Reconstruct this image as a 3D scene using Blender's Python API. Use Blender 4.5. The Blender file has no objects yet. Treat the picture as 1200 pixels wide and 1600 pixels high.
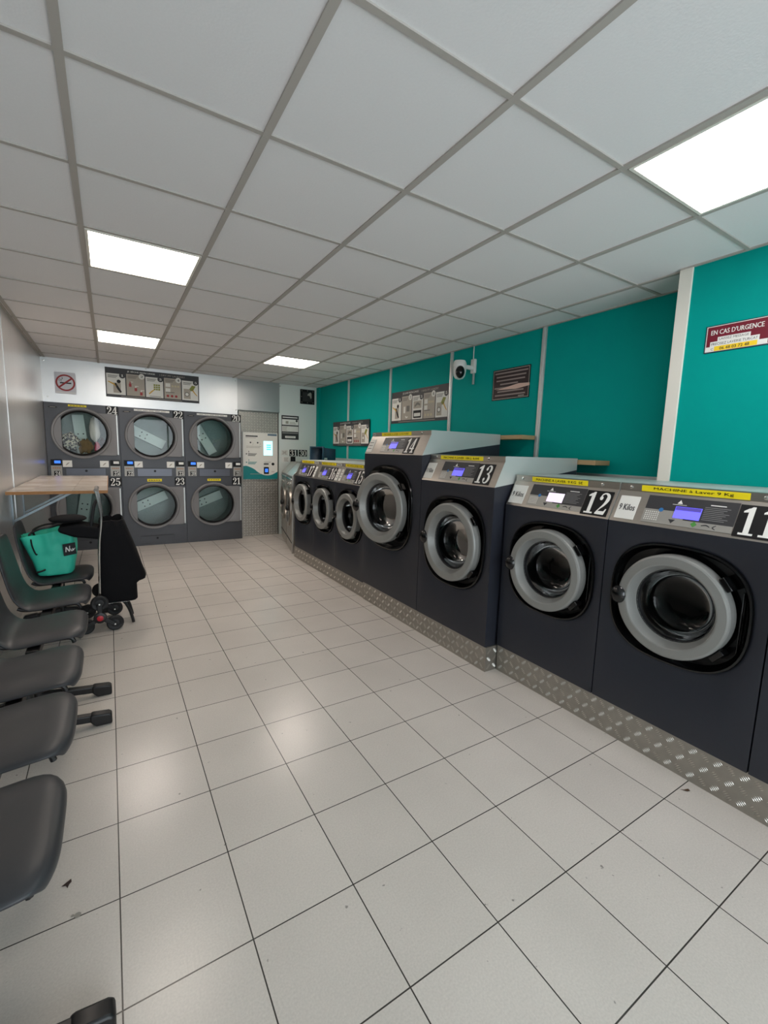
import bpy, math, random
from mathutils import Vector, Matrix, noise
random.seed(7)
C = bpy.context.scene.collection
PI = math.pi

# ------------------------------------------------------------------ camera
CAM_Z = 1.4954
F_PX = 689.285
R_ = ((0.85073316, 0.52370255, 0.04459515), (-0.52473853, 0.84142983, 0.12901674), (0.0300427, -0.13315961, 0.99063916))
cd = bpy.data.cameras.new('camera'); cam = bpy.data.objects.new('camera', cd); C.objects.link(cam)
cam.matrix_world = Matrix(((R_[0][0], R_[0][2], -R_[0][1], 0), (R_[1][0], R_[1][2], -R_[1][1], 0), (R_[2][0], R_[2][2], -R_[2][1], CAM_Z), (0, 0, 0, 1)))
cd.sensor_fit = 'VERTICAL'; cd.sensor_height = 24; cd.lens = F_PX / 1600 * 24; cd.clip_start = 0.02
bpy.context.scene.camera = cam

# ------------------------------------------------------------------ light, exposure
sc = bpy.context.scene
sc.view_settings.view_transform = 'Standard'; sc.view_settings.look = 'None'
sc.view_settings.gamma = 1; sc.view_settings.use_curve_mapping = False
sc.view_settings.exposure = 0.76
LAMP = 7.0                      # radiance of the ceiling panels
w = bpy.data.worlds.new('world'); sc.world = w; w.use_nodes = True
w.node_tree.nodes['Background'].inputs[0].default_value = (0.85, 0.93, 1.0, 1)
w.node_tree.nodes['Background'].inputs[1].default_value = 0.9
ld = bpy.data.lights.new('daylight', 'AREA'); ld.shape = 'RECTANGLE'; ld.size = 3.3; ld.size_y = 2.2
ld.energy = 62; ld.color = (0.90, 0.94, 1.0)
lo = bpy.data.objects.new('daylight', ld); C.objects.link(lo)
lo.location = (1.2, -2.25, 1.3); lo.rotation_euler = (PI/2+math.radians(14), 0, 0)      # daylight outside the shop window, shining in

# ------------------------------------------------------------------ helpers
def lin(c):
    return tuple((x/255/12.92 if x/255 <= .04045 else ((x/255+.055)/1.055)**2.4) for x in c)
MATS = {}
def mat(name, rgb, rough=.5, metal=0., spec=.5, emit=None, noise_amt=0, noise_scale=40, bump=0, stretch=None, coat=0):
    if name in MATS: return MATS[name]
    m = bpy.data.materials.new(name); m.use_nodes = True; MATS[name] = m
    nt = m.node_tree; b = nt.nodes['Principled BSDF']
    c = (*lin(rgb), 1)
    b.inputs['Base Color'].default_value = c; b.inputs['Roughness'].default_value = rough
    b.inputs['Metallic'].default_value = metal; b.inputs['Specular IOR Level'].default_value = spec
    if coat: b.inputs['Coat Weight'].default_value = coat
    if emit:
        b.inputs['Emission Color'].default_value = c; b.inputs['Emission Strength'].default_value = emit
    if noise_amt or bump:
        tc = nt.nodes.new('ShaderNodeTexCoord'); mp = nt.nodes.new('ShaderNodeMapping')
        geo = nt.nodes.new('ShaderNodeNewGeometry')
        if stretch: mp.inputs['Scale'].default_value = stretch
        nt.links.new(geo.outputs['Position'], mp.inputs['Vector'])
        n = nt.nodes.new('ShaderNodeTexNoise'); n.inputs['Scale'].default_value = noise_scale; n.inputs['Detail'].default_value = 4
        nt.links.new(mp.outputs[0], n.inputs['Vector'])
        if noise_amt:
            mx = nt.nodes.new('ShaderNodeMix'); mx.data_type = 'RGBA'
            mx.inputs[6].default_value = tuple(max(0, x*(1-noise_amt)) for x in c[:3]) + (1,)
            mx.inputs[7].default_value = tuple(min(1, x*(1+noise_amt)) for x in c[:3]) + (1,)
            nt.links.new(n.outputs['Fac'], mx.inputs[0]); nt.links.new(mx.outputs[2], b.inputs['Base Color'])
        if bump:
            bp = nt.nodes.new('ShaderNodeBump'); bp.inputs['Strength'].default_value = bump; bp.inputs['Distance'].default_value = .002
            nt.links.new(n.outputs['Fac'], bp.inputs['Height']); nt.links.new(bp.outputs[0], b.inputs['Normal'])
    return m
def glass_mat(name, tint, refl=.5, rough=.02):
    m = bpy.data.materials.new(name); m.use_nodes = True; MATS[name] = m
    nt = m.node_tree; nt.nodes.remove(nt.nodes['Principled BSDF'])
    out = nt.nodes['Material Output']
    t = nt.nodes.new('ShaderNodeBsdfTransparent'); t.inputs[0].default_value = (*tint, 1)
    g = nt.nodes.new('ShaderNodeBsdfGlossy'); g.inputs['Roughness'].default_value = rough
    f = nt.nodes.new('ShaderNodeFresnel'); f.inputs[0].default_value = 1.5
    mu = nt.nodes.new('ShaderNodeMath'); mu.operation = 'MULTIPLY'; mu.inputs[1].default_value = refl; mu.use_clamp = True
    mx = nt.nodes.new('ShaderNodeMixShader')
    nt.links.new(f.outputs[0], mu.inputs[0]); nt.links.new(mu.outputs[0], mx.inputs[0])
    nt.links.new(t.outputs[0], mx.inputs[1]); nt.links.new(g.outputs[0], mx.inputs[2]); nt.links.new(mx.outputs[0], out.inputs[0])
    return m

V = Vector
def frame(o, u, v):
    u = V(u).normalized(); v = V(v).normalized()
    return (V(o), u, v, u.cross(v))
def fp(fr, x, y, z=0): return fr[0] + fr[1]*x + fr[2]*y + fr[3]*z
IDF = frame((0, 0, 0), (1, 0, 0), (0, 1, 0))

_tc = {}
def text2d(s, off=0.0):
    k = (s, off)
    if k in _tc: return _tc[k]
    cu = bpy.data.curves.new('t', 'FONT'); cu.body = s; cu.resolution_u = 2; cu.offset = off
    o = bpy.data.objects.new('t', cu); C.objects.link(o)
    dg = bpy.context.evaluated_depsgraph_get()
    me = bpy.data.meshes.new_from_object(o.evaluated_get(dg))
    vs = [(v.co.x, v.co.y) for v in me.vertices]; fs = [tuple(p.vertices) for p in me.polygons]
    bpy.data.objects.remove(o); bpy.data.curves.remove(cu); bpy.data.meshes.remove(me)
    if not vs: vs = [(0, 0), (1, 0), (1, 1)]; fs = []
    x0 = min(a for a, b in vs); x1 = max(a for a, b in vs); y0 = min(b for a, b in vs); y1 = max(b for a, b in vs)
    vs = [((a-x0)/(x1-x0), (b-y0)/(y1-y0)) for a, b in vs]
    _tc[k] = (vs, fs, (x1-x0)/(y1-y0)); return _tc[k]

def cr(pts, n=6, closed=False):
    out = []; L = len(pts); rng = range(L if closed else L-1)
    for i in rng:
        if closed: a, b, c, d = (pts[(i+k-1) % L] for k in range(4))
        else: a, b, c, d = pts[max(i-1, 0)], pts[i], pts[i+1], pts[min(i+2, L-1)]
        for j in range(n):
            t = j/n
            out.append(tuple(.5*((2*q)+(-p+r)*t+(2*p-5*q+4*r-s)*t*t+(-p+3*q-3*r+s)*t**3) for p, q, r, s in zip(a, b, c, d)))
    if not closed: out.append(tuple(pts[-1]))
    return out
def ribbon(pts, closed=False):
    p = cr(pts, 6, closed); L = len(p); vs = []
    for i in range(L):
        a = p[(i-1) % L] if closed or i > 0 else p[i]; b = p[(i+1) % L] if closed or i < L-1 else p[i]
        dx, dy = b[0]-a[0], b[1]-a[1]; l = math.hypot(dx, dy) or 1; nx, ny = -dy/l, dx/l; h = p[i][2]/2
        vs += [(p[i][0]+nx*h, p[i][1]+ny*h), (p[i][0]-nx*h, p[i][1]-ny*h)]
    fs = []
    for i in range(L if closed else L-1):
        j = (i+1) % L; fs.append((2*i, 2*i+1, 2*j+1, 2*j))
    return vs, fs
def circ2(cx, cy, r, n=14): return [(cx+r*math.cos(2*PI*k/n), cy+r*math.sin(2*PI*k/n)) for k in range(n)]
DIG = {
 '0': [('r', [(.31,.97,.06),(.49,.82,.14),(.53,.5,.2),(.49,.18,.14),(.31,.03,.06),(.13,.18,.14),(.09,.5,.2),(.13,.82,.14)], True)],
 '1': [('p', [(.23,.04),(.43,.04),(.43,1),(.33,1),(.23,.93)]), ('p', [(.08,0),(.58,0),(.58,.07),(.08,.07)]), ('p', [(.23,.95),(.23,.8),(.06,.78),(.06,.84)])],
 '2': [('r', [(.1,.78,.06),(.17,.91,.07),(.33,.965,.07),(.5,.87,.16),(.52,.7,.2),(.42,.48,.13),(.22,.25,.06),(.1,.09,.06)], False), ('p', [(.05,0),(.56,0),(.63,.27),(.57,.27),(.5,.16),(.2,.15),(.05,.08)]), ('c', .15, .74, .095)],
 '3': [('r', [(.1,.82,.05),(.2,.93,.06),(.32,.965,.07),(.46,.88,.15),(.48,.73,.18),(.4,.58,.1),(.25,.53,.05)], False), ('r', [(.25,.53,.05),(.45,.47,.11),(.53,.28,.2),(.46,.11,.14),(.3,.035,.07),(.17,.07,.06),(.08,.18,.05)], False), ('c', .14, .79, .09), ('c', .13, .22, .09)],
 '4': [('p', [(.34,.04),(.53,.04),(.53,1),(.42,1),(.34,.9)]), ('p', [(.22,0),(.64,0),(.64,.07),(.22,.07)]), ('p', [(.01,.24),(.64,.24),(.64,.32),(.01,.32)]), ('r', [(.05,.3,.08),(.4,.95,.08)], False)],
 '5': [('p', [(.12,.84),(.52,.84),(.58,1),(.12,1)]), ('p', [(.12,.5),(.18,.5),(.18,1),(.12,1)]), ('r', [(.15,.53,.05),(.3,.61,.07),(.46,.54,.13),(.53,.34,.2),(.46,.12,.14),(.3,.035,.07),(.17,.07,.06),(.08,.18,.05)], False), ('c', .13, .22, .09)],
 '6': [('r', [(.52,.84,.05),(.42,.95,.06),(.3,.95,.07),(.15,.76,.14),(.1,.5,.19),(.13,.22,.17),(.31,.03,.07),(.48,.14,.13),(.52,.33,.18),(.45,.51,.1),(.32,.57,.05),(.18,.47,.04)], False), ('c', .48, .82, .085)],
 '7': [('p', [(.05,.84),(.6,.84),(.6,1),(.05,1)]), ('p', [(.05,.7),(.1,.7),(.14,.86),(.05,.86)]), ('r', [(.57,.9,.07),(.4,.55,.13),(.3,.3,.19),(.28,.02,.22)], False)],
}
class MB:
    def __init__(s): s.v = []; s.f = []; s.m = []
    def add(s, vs, fs, m=0):
        o = len(s.v); s.v += [V(p) for p in vs]; s.f += [tuple(i+o for i in f) for f in fs]; s.m += [m]*len(fs); return s
    def fbox(s, fr, x0, x1, y0, y1, z0, z1, m=0):
        vs = [fp(fr, x, y, z) for z in (z0, z1) for y in (y0, y1) for x in (x0, x1)]
        return s.add(vs, [(0,2,3,1),(4,5,7,6),(0,1,5,4),(2,6,7,3),(0,4,6,2),(1,3,7,5)], m)
    def box(s, x0, x1, y0, y1, z0, z1, m=0): return s.fbox(IDF, x0, x1, y0, y1, z0, z1, m)
    def rect(s, fr, x0, x1, y0, y1, z, m=0):
        return s.add([fp(fr, x0, y0, z), fp(fr, x1, y0, z), fp(fr, x1, y1, z), fp(fr, x0, y1, z)], [(0,1,2,3)], m)
    def poly(s, fr, pts, z, m=0): return s.add([fp(fr, x, y, z) for x, y in pts], [tuple(range(len(pts)))], m)
    def prism(s, fr, pts, z0, z1, m=0):
        n = len(pts); vs = [fp(fr, x, y, z) for z in (z0, z1) for x, y in pts]
        fs = [tuple(range(n-1, -1, -1)), tuple(range(n, 2*n))] + [(i, (i+1) % n, n+(i+1) % n, n+i) for i in range(n)]
        return s.add(vs, fs, m)
    def rib(s, fr, pts, z, m=0, closed=False):
        vs, fs = ribbon(pts, closed); return s.add([fp(fr, x, y, z) for x, y in vs], fs, m)
    def text(s, fr, t, x, y, w, h, z, m=0, off=0.0):
        vs, fs, a = text2d(t)
        for q, dx in enumerate((-.028*h, 0, .028*h) if off else (0,)): s.add([fp(fr, x+dx+a_*w, y+b_*h, z+q*.00025) for a_, b_ in vs], fs, m)
        return s
    def digits(s, fr, t, x, y, w, h, z, m=0):
        n = len(t); cw = w/n
        for k, ch in enumerate(t):
            X = lambda px: x + k*cw + cw*(.03 + px/.64*.94)
            Y = lambda py: y + py*h
            for q, it in enumerate(DIG[ch]):
                if it[0] == 'r': vs, fs = ribbon(it[1], it[2])
                elif it[0] == 'p': vs, fs = it[1], [tuple(range(len(it[1])))]
                else: vs, fs = circ2(*it[1:]), [tuple(range(14))]
                s.add([fp(fr, X(a), Y(b), z+q*.00025) for a, b in vs], fs, m)
        return s
    def tube(s, pts, r, n=10, m=0, smooth=4):
        P = [V(p) for p in (cr([tuple(p) for p in pts], smooth) if smooth and len(pts) > 2 else pts)]
        rs = r if isinstance(r, (list, tuple)) else None
        vs = []; L = len(P); up = V((0, 0, 1))
        t0 = (P[1]-P[0]).normalized()
        a = t0.cross(up) if abs(t0.z) < .95 else t0.cross(V((1, 0, 0)))
        a.normalize()
        for i in range(L):
            t = (P[min(i+1, L-1)]-P[max(i-1, 0)]).normalized()
            a = (a - t*a.dot(t)).normalized(); b = t.cross(a)
            rr = r if rs is None else rs[0] + (rs[1]-rs[0])*i/(L-1)
            vs += [P[i]+a*rr*math.cos(2*PI*k/n)+b*rr*math.sin(2*PI*k/n) for k in range(n)]
        fs = [(i*n+k, i*n+(k+1) % n, (i+1)*n+(k+1) % n, (i+1)*n+k) for i in range(L-1) for k in range(n)]
        fs += [tuple(range(n-1, -1, -1)), tuple(range((L-1)*n, L*n))]
        return s.add(vs, fs, m)
    def loops(s, LL, m=0, close=False, cap0=False, cap1=False):
        n = len(LL[0]); vs = [p for l in LL for p in l]; K = len(LL)
        fs = [(i*n+k, i*n+(k+1) % n, ((i+1) % K)*n+(k+1) % n, ((i+1) % K)*n+k) for i in range(K if close else K-1) for k in range(n)]
        if cap0: fs.append(tuple(range(n-1, -1, -1)))
        if cap1: fs.append(tuple(range((K-1)*n, K*n)))
        return s.add(vs, fs, m)
    def lathe(s, fr, prof, n=48, m=0, close=False, cap0=False, cap1=False):
        return s.loops([[fp(fr, r*math.cos(2*PI*k/n), r*math.sin(2*PI*k/n), h) for k in range(n)] for r, h in prof], m, close, cap0, cap1)
    def ell(s, c, r, m=0, nu=16, nv=10):
        L = []
        for j in range(nv+1):
            ph = -PI/2 + PI*j/nv; q = max(math.cos(ph), .02)
            L.append([V((c[0]+r[0]*q*math.cos(2*PI*k/nu), c[1]+r[1]*q*math.sin(2*PI*k/nu), c[2]+r[2]*math.sin(ph))) for k in range(nu)])
        return s.loops(L, m, cap0=True, cap1=True)
    def build(s, name, mats, parent=None, loc=None, bevel=0, world=True, subsurf=0, solid=0, ang=35, fixn=True):
        if not isinstance(mats, (list, tuple)): mats = [mats]
        me = bpy.data.meshes.new(name)
        if parent is not None and world: inv = WM[parent].inverted()
        elif loc is not None: inv = Matrix.Translation(-V(loc))
        else: inv = Matrix.Identity(4)
        me.from_pydata([inv @ p for p in s.v], [], s.f)
        for mm in mats: me.materials.append(mm)
        me.polygons.foreach_set('material_index', s.m)
        if fixn:
            import bmesh
            bm = bmesh.new(); bm.from_mesh(me); bmesh.ops.recalc_face_normals(bm, faces=bm.faces[:]); bm.to_mesh(me); bm.free()
        me.polygons.foreach_set('use_smooth', [True]*len(me.polygons)); me.set_sharp_from_angle(angle=math.radians(ang)); me.update()
        o = bpy.data.objects.new(name, me); C.objects.link(o)
        if parent is not None: o.parent = parent; WM[o] = WM[parent]
        else:
            if loc is not None: o.location = loc
            WM[o] = Matrix.Translation(V(loc)) if loc is not None else Matrix.Identity(4)
        if solid:
            q = o.modifiers.new('solid', 'SOLIDIFY'); q.thickness = solid; q.offset = -1
        if subsurf:
            q = o.modifiers.new('sub', 'SUBSURF'); q.levels = subsurf; q.render_levels = subsurf
        if bevel:
            q = o.modifiers.new('bevel', 'BEVEL'); q.width = bevel; q.segments = 2; q.limit_method = 'ANGLE'; q.angle_limit = math.radians(40)
        return o
WM = {}
def tag(o, label=None, cat=None, group=None, kind=None):
    if label: o['label'] = label
    if cat: o['category'] = cat
    if group: o['group'] = group
    if kind: o['kind'] = kind
    return o
def thing(name, label, cat, loc, rotz=0, group=None):
    o = bpy.data.objects.new(name, None); C.objects.link(o); o.empty_display_size = .1
    o.location = loc; o.rotation_euler = (0, 0, rotz)
    WM[o] = Matrix.Translation(V(loc)) @ Matrix.Rotation(rotz, 4, 'Z')
    return tag(o, label, cat, group)
def struct(o): o['kind'] = 'structure'; return o

# ------------------------------------------------------------------ materials
M = {}
M['tealwall'] = mat('teal_paint', (0, 156, 147), .6, spec=.08, noise_amt=.05, noise_scale=6)
M['white'] = mat('white_print', (235, 235, 230), .5)
M['paper'] = mat('paper', (222, 222, 216), .6)
M['greypaper'] = mat('grey_print', (165, 160, 150), .6)
M['black'] = mat('black_print', (10, 10, 12), .5, spec=.3)
M['ink'] = mat('dark_ink', (45, 45, 48), .5)
M['yellow'] = mat('yellow_label', (245, 225, 20), .5)
M['red'] = mat('red_print', (150, 30, 35), .5)
M['maroon'] = mat('maroon_print', (115, 12, 38), .4)
M['olive'] = mat('olive_print', (130, 135, 50), .5)
M['skin'] = mat('ochre_print', (200, 160, 60), .5)
M['brushed'] = mat('brushed_steel', (178, 172, 164), .34, metal=1, noise_amt=.08, noise_scale=30, stretch=(1, .03, 6))
M['sheet'] = mat('aluminium_sheet', (214, 216, 216), .38, metal=.8, noise_amt=.05, noise_scale=5)
M['wallsteel'] = mat('stainless_wall_sheet', (218, 216, 215), .3, metal=.65, noise_amt=.05, noise_scale=12, stretch=(1, 1, .05))
M['hood'] = mat('satin_steel_lid', (200, 206, 203), .42, metal=.45)
M['tread'] = mat('tread_plate', (165, 161, 153), .4, metal=.85, noise_amt=.15, noise_scale=18)
M['treadbar'] = mat('polished_tread', (208, 204, 196), .32, metal=.85)
M['alu'] = mat('aluminium_trim', (205, 208, 206), .4, metal=.6)
M['cream'] = mat('white_lacquer', (228, 225, 214), .45)
M['navy'] = mat('anthracite_paint', (37, 40, 49), .42, noise_amt=.06, noise_scale=60)
M['gloss'] = mat('gloss_black', (9, 9, 10), .12, spec=.5)
M['ring'] = mat('silver_plastic', (138, 139, 136), .42, metal=.2)
M['drumdark'] = mat('drum_steel', (34, 35, 35), .5, metal=.2)
M['chrome'] = mat('chrome', (225, 225, 222), .15, metal=1)
M['dryer'] = mat('dryer_charcoal', (64, 65, 69), .38, metal=.25)
M['dryerdoor'] = mat('dryer_door_grey', (122, 120, 120), .45, metal=.2)
M['drum'] = mat('galvanised_drum', (112, 126, 122), .45, metal=.6, noise_amt=.45, noise_scale=90)
M['seat'] = mat('seat_plastic', (56, 57, 60), .42, spec=.4, noise_amt=.06, noise_scale=50)
M['blackplastic'] = mat('black_plastic', (20, 20, 22), .4)
M['fabric'] = mat('black_fabric', (17, 17, 20), .9, spec=.2, bump=.6, noise_scale=300)
M['bagteal'] = mat('turquoise_fabric', (58, 205, 175), .55, noise_amt=.06, noise_scale=30)
M['bin'] = mat('blue_crate_plastic', (22, 50, 68), .45)
M['wood'] = mat('raw_board', (176, 148, 108), .7, noise_amt=.2, noise_scale=20, stretch=(6, 1, 6))
M['woodedge'] = mat('board_edge', (158, 112, 66), .6, noise_amt=.2, noise_scale=40)
M['hub'] = mat('red_plastic', (185, 30, 45), .4)
M['pt'] = mat('terminal_face', (236, 234, 226), .45)
M['ptteal'] = mat('terminal_teal', (0, 130, 132), .45)
M['bracket'] = mat('bracket_steel', (165, 178, 186), .45, metal=.4)
M['screen'] = mat('display_blue', (92, 88, 235), .4, emit=.9)
M['screenw'] = mat('display_white', (226, 214, 232), .4, emit=.45)
M['cyan'] = mat('display_cyan', (165, 240, 250), .4, emit=1.1)
M['cyan2'] = mat('display_cyan_bar', (40, 190, 215), .4, emit=.8)
M['blueled'] = mat('led_blue', (50, 110, 235), .4, emit=.8)
M['greyplate'] = mat('grey_keypad', (158, 156, 150), .45, metal=.4)
M['greenk'] = mat('green_key', (70, 140, 60), .5)
M['bluek'] = mat('blue_key', (40, 110, 170), .5)
M['camwhite'] = mat('camera_white', (225, 225, 220), .4)
M['winglass'] = glass_mat('window_glass', (.95, .97, .97), .6)
M['doorglass'] = glass_mat('dark_door_glass', (.45, .47, .47), .55, .03)
M['dryglass'] = glass_mat('dryer_glass', (.88, .92, .90), .9, .02)
# lamp diffusers
def lampmat(name, rgb, s):
    m = bpy.data.materials.new(name); m.use_nodes = True; b = m.node_tree.nodes['Principled BSDF']
    b.inputs['Base Color'].default_value = (.8, .8, .8, 1); b.inputs['Emission Color'].default_value = (*rgb, 1); b.inputs['Emission Strength'].default_value = s; return m
M['lamp'] = lampmat('lamp_diffuser', (1, .88, .77), LAMP)
M['lampfar'] = lampmat('lamp_diffuser_far', (1, .88, .79), LAMP*1.7)
M['lampcool'] = lampmat('lamp_diffuser_cool', (1, .92, .90), LAMP)
# floor tiles
def floor_mat():
    m = bpy.data.materials.new('floor_tiles'); m.use_nodes = True; nt = m.node_tree; b = nt.nodes['Principled BSDF']
    geo = nt.nodes.new('ShaderNodeNewGeometry'); mp = nt.nodes.new('ShaderNodeMapping')
    T = .34627
    mp.inputs['Location'].default_value = (.03576 + 20*T, -.49089 + 20*T, 0)
    nt.links.new(geo.outputs['Position'], mp.inputs['Vector'])
    br = nt.nodes.new('ShaderNodeTexBrick'); br.offset = 0; br.squash = 1
    br.inputs['Scale'].default_value = 1; br.inputs['Brick Width'].default_value = T; br.inputs['Row Height'].default_value = T
    br.inputs['Mortar Size'].default_value = .0022; br.inputs['Mortar Smooth'].default_value = .15
    br.inputs['Color1'].default_value = (*lin((215, 208, 200)), 1); br.inputs['Color2'].default_value = (*lin((209, 202, 194)), 1)
    br.inputs['Mortar'].default_value = (*lin((62, 58, 54)), 1)
    nt.links.new(mp.outputs[0], br.inputs['Vector'])
    n = nt.nodes.new('ShaderNodeTexNoise'); n.inputs['Scale'].default_value = 160; n.inputs['Detail'].default_value = 3
    nt.links.new(geo.outputs['Position'], n.inputs['Vector'])
    n2 = nt.nodes.new('ShaderNodeTexNoise'); n2.inputs['Scale'].default_value = 2.2; n2.inputs['Detail'].default_value = 5
    nt.links.new(geo.outputs['Position'], n2.inputs['Vector'])
    r = nt.nodes.new('ShaderNodeMapRange'); r.inputs[1].default_value = .3; r.inputs[2].default_value = .7; r.inputs[3].default_value = .93; r.inputs[4].default_value = 1.05
    nt.links.new(n.outputs['Fac'], r.inputs[0])
    r2 = nt.nodes.new('ShaderNodeMapRange'); r2.inputs[1].default_value = .3; r2.inputs[2].default_value = .7; r2.inputs[3].default_value = .94; r2.inputs[4].default_value = 1.03
    nt.links.new(n2.outputs['Fac'], r2.inputs[0])
    n3 = nt.nodes.new('ShaderNodeTexNoise'); n3.inputs['Scale'].default_value = 34; n3.inputs['Detail'].default_value = 2
    nt.links.new(geo.outputs['Position'], n3.inputs['Vector'])
    r3 = nt.nodes.new('ShaderNodeMapRange'); r3.inputs[1].default_value = .735; r3.inputs[2].default_value = .775; r3.inputs[3].default_value = 1.; r3.inputs[4].default_value = .45
    nt.links.new(n3.outputs['Fac'], r3.inputs[0])
    m3 = nt.nodes.new('ShaderNodeMath'); m3.operation = 'MULTIPLY'; nt.links.new(r.outputs[0], m3.inputs[0]); nt.links.new(r3.outputs[0], m3.inputs[1])
    mm = nt.nodes.new('ShaderNodeMath'); mm.operation = 'MULTIPLY'; nt.links.new(m3.outputs[0], mm.inputs[0]); nt.links.new(r2.outputs[0], mm.inputs[1])
    hs = nt.nodes.new('ShaderNodeHueSaturation'); nt.links.new(br.outputs['Color'], hs.inputs['Color']); nt.links.new(mm.outputs[0], hs.inputs['Value'])
    nt.links.new(hs.outputs[0], b.inputs['Base Color'])
    ro = nt.nodes.new('ShaderNodeMapRange'); ro.inputs[3].default_value = .22; ro.inputs[4].default_value = .29
    nt.links.new(n2.outputs['Fac'], ro.inputs[0]); nt.links.new(ro.outputs[0], b.inputs['Roughness'])
    inv = nt.nodes.new('ShaderNodeMath'); inv.operation = 'MULTIPLY_ADD'; inv.inputs[1].default_value = -1.; inv.inputs[2].default_value = 1.
    nt.links.new(br.outputs['Fac'], inv.inputs[0])
    ad = nt.nodes.new('ShaderNodeMath'); ad.operation = 'MULTIPLY_ADD'; ad.inputs[1].default_value = .12; nt.links.new(n.outputs['Fac'], ad.inputs[0]); nt.links.new(inv.outputs[0], ad.inputs[2])
    bp = nt.nodes.new('ShaderNodeBump'); bp.inputs['Strength'].default_value = .5; bp.inputs['Distance'].default_value = .002
    nt.links.new(ad.outputs[0], bp.inputs['Height']); nt.links.new(bp.outputs[0], b.inputs['Normal'])
    return m
M['floor'] = floor_mat()
M['ceil'] = mat('ceiling_tile', (229, 227, 227), .85, noise_amt=.03, noise_scale=120, bump=.2)
M['grid'] = mat('ceiling_grid', (174, 168, 161), .6)
def table_mat():
    m = bpy.data.materials.new('printed_plank_laminate'); m.use_nodes = True; nt = m.node_tree; b = nt.nodes['Principled BSDF']
    geo = nt.nodes.new('ShaderNodeNewGeometry'); br = nt.nodes.new('ShaderNodeTexBrick')
    br.inputs['Scale'].default_value = 1; br.inputs['Brick Width'].default_value = .55; br.inputs['Row Height'].default_value = .105
    br.inputs['Mortar Size'].default_value = .0015; br.inputs['Color1'].default_value = (*lin((216, 206, 194)), 1); br.inputs['Color2'].default_value = (*lin((190, 177, 166)), 1); br.inputs['Mortar'].default_value = (*lin((150, 138, 128)), 1)
    nt.links.new(geo.outputs['Position'], br.inputs['Vector'])
    n = nt.nodes.new('ShaderNodeTexNoise'); n.inputs['Scale'].default_value = 9; nt.links.new(geo.outputs['Position'], n.inputs['Vector'])
    hs = nt.nodes.new('ShaderNodeHueSaturation'); r = nt.nodes.new('ShaderNodeMapRange'); r.inputs[3].default_value = .7; r.inputs[4].default_value = 1.3
    nt.links.new(n.outputs['Fac'], r.inputs[0]); nt.links.new(r.outputs[0], hs.inputs['Value']); nt.links.new(br.outputs['Color'], hs.inputs['Color'])
    nt.links.new(hs.outputs[0], b.inputs['Base Color']); b.inputs['Roughness'].default_value = .22
    return m
M['table'] = table_mat()
def cloth_mat(name, a, b_, scale):
    m = bpy.data.materials.new(name); m.use_nodes = True; nt = m.node_tree; b = nt.nodes['Principled BSDF']
    geo = nt.nodes.new('ShaderNodeNewGeometry'); n = nt.nodes.new('ShaderNodeTexNoise'); n.inputs['Scale'].default_value = scale
    nt.links.new(geo.outputs['Position'], n.inputs['Vector']); cr_ = nt.nodes.new('ShaderNodeValToRGB'); cr_.color_ramp.interpolation = 'CONSTANT'
    cr_.color_ramp.elements[0].color = (*lin(a), 1); cr_.color_ramp.elements[1].color = (*lin(b_), 1); cr_.color_ramp.elements[1].position = .5
    nt.links.new(n.outputs['Fac'], cr_.inputs[0]); nt.links.new(cr_.outputs[0], b.inputs['Base Color']); b.inputs['Roughness'].default_value = .9
    return m

# ------------------------------------------------------------------ room shell
XL, XR, XN, YB, YF, ZC = -.715, 3.23, 2.9, 8.32, -2.0, 2.6026
GX, GY = -.0730, .5151
struct(MB().box(XL-.1, XR+.1, YF-.1, YB+.1, -.1, 0).build('floor', M['floor']))
struct(MB().box(XL-.1, XR+.1, YF-.1, YB+.1, ZC+.006, ZC+.1).build('ceiling', M['ceil']))
mb = MB()
for i in range(-1, 6):
    x = GX+i*.6
    if XL < x < XR: mb.box(x-.013, x+.013, YF, 7.44, ZC-.001, ZC+.007)
for j in range(-4, 12):
    y = GY+j*.6; mb.box(XL, XR, y-.010, y+.010, ZC, ZC+.007)
mb.box(XL, XL+.02, YF, 7.44, ZC-.001, ZC+.007); mb.box(XR-.02, XR, 1.44, 7.5, ZC-.001, ZC+.007); mb.box(XN-.02, XN, YF, 1.44, ZC-.001, ZC+.007)
struct(mb.build('trim_1', M['grid']))
# left wall of steel sheets with lapped joints
mb = MB().box(XL-.1, XL, YF, YB, 0, ZC+.05)
for y in (-.1, 2.4, 4.92): mb.box(XL, XL+.004, y-.006, y+.006, 0, ZC, 1)
struct(mb.build('wall_left', [M['wallsteel'], M['sheet']]))
struct(MB().box(XR, XR+.1, 1.44, YB, 0, ZC+.05).build('wall_right', M['tealwall']))
struct(MB().box(XN, XR+.1, YF, 1.44, 0, ZC+.05).build('wall_right_front', M['tealwall']))
struct(MB().box(XL-.1, XR+.1, YB, YB+.1, 0, ZC+.05).build('wall_back', M['sheet']))
# shop front with glazing behind the camera
mb = MB(); mb.box(XL-.1, -.4, YF-.1, YF, 0, ZC+.05); mb.box(2.8, XR+.1, YF-.1, YF, 0, ZC+.05); mb.box(-.4, 2.8, YF-.1, YF, 2.4, ZC+.05); mb.box(-.4, 2.8, YF-.1, YF, 0, .15)
struct(mb.build('wall_front', M['cream']))
wf = struct(MB().box(-.4, 2.8, YF-.06, YF-.052, .15, 2.4).build('window_1', M['winglass']))
mb = MB()
for x in (-.4, .65, 1.7, 2.75): mb.box(x, x+.05, YF-.09, YF-.02, .15, 2.4)
mb.box(-.4, 2.8, YF-.09, YF-.02, .15, .2); mb.box(-.4, 2.8, YF-.09, YF-.02, 2.35, 2.4)
mb.build('window_frame', M['alu'], wf)
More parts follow.
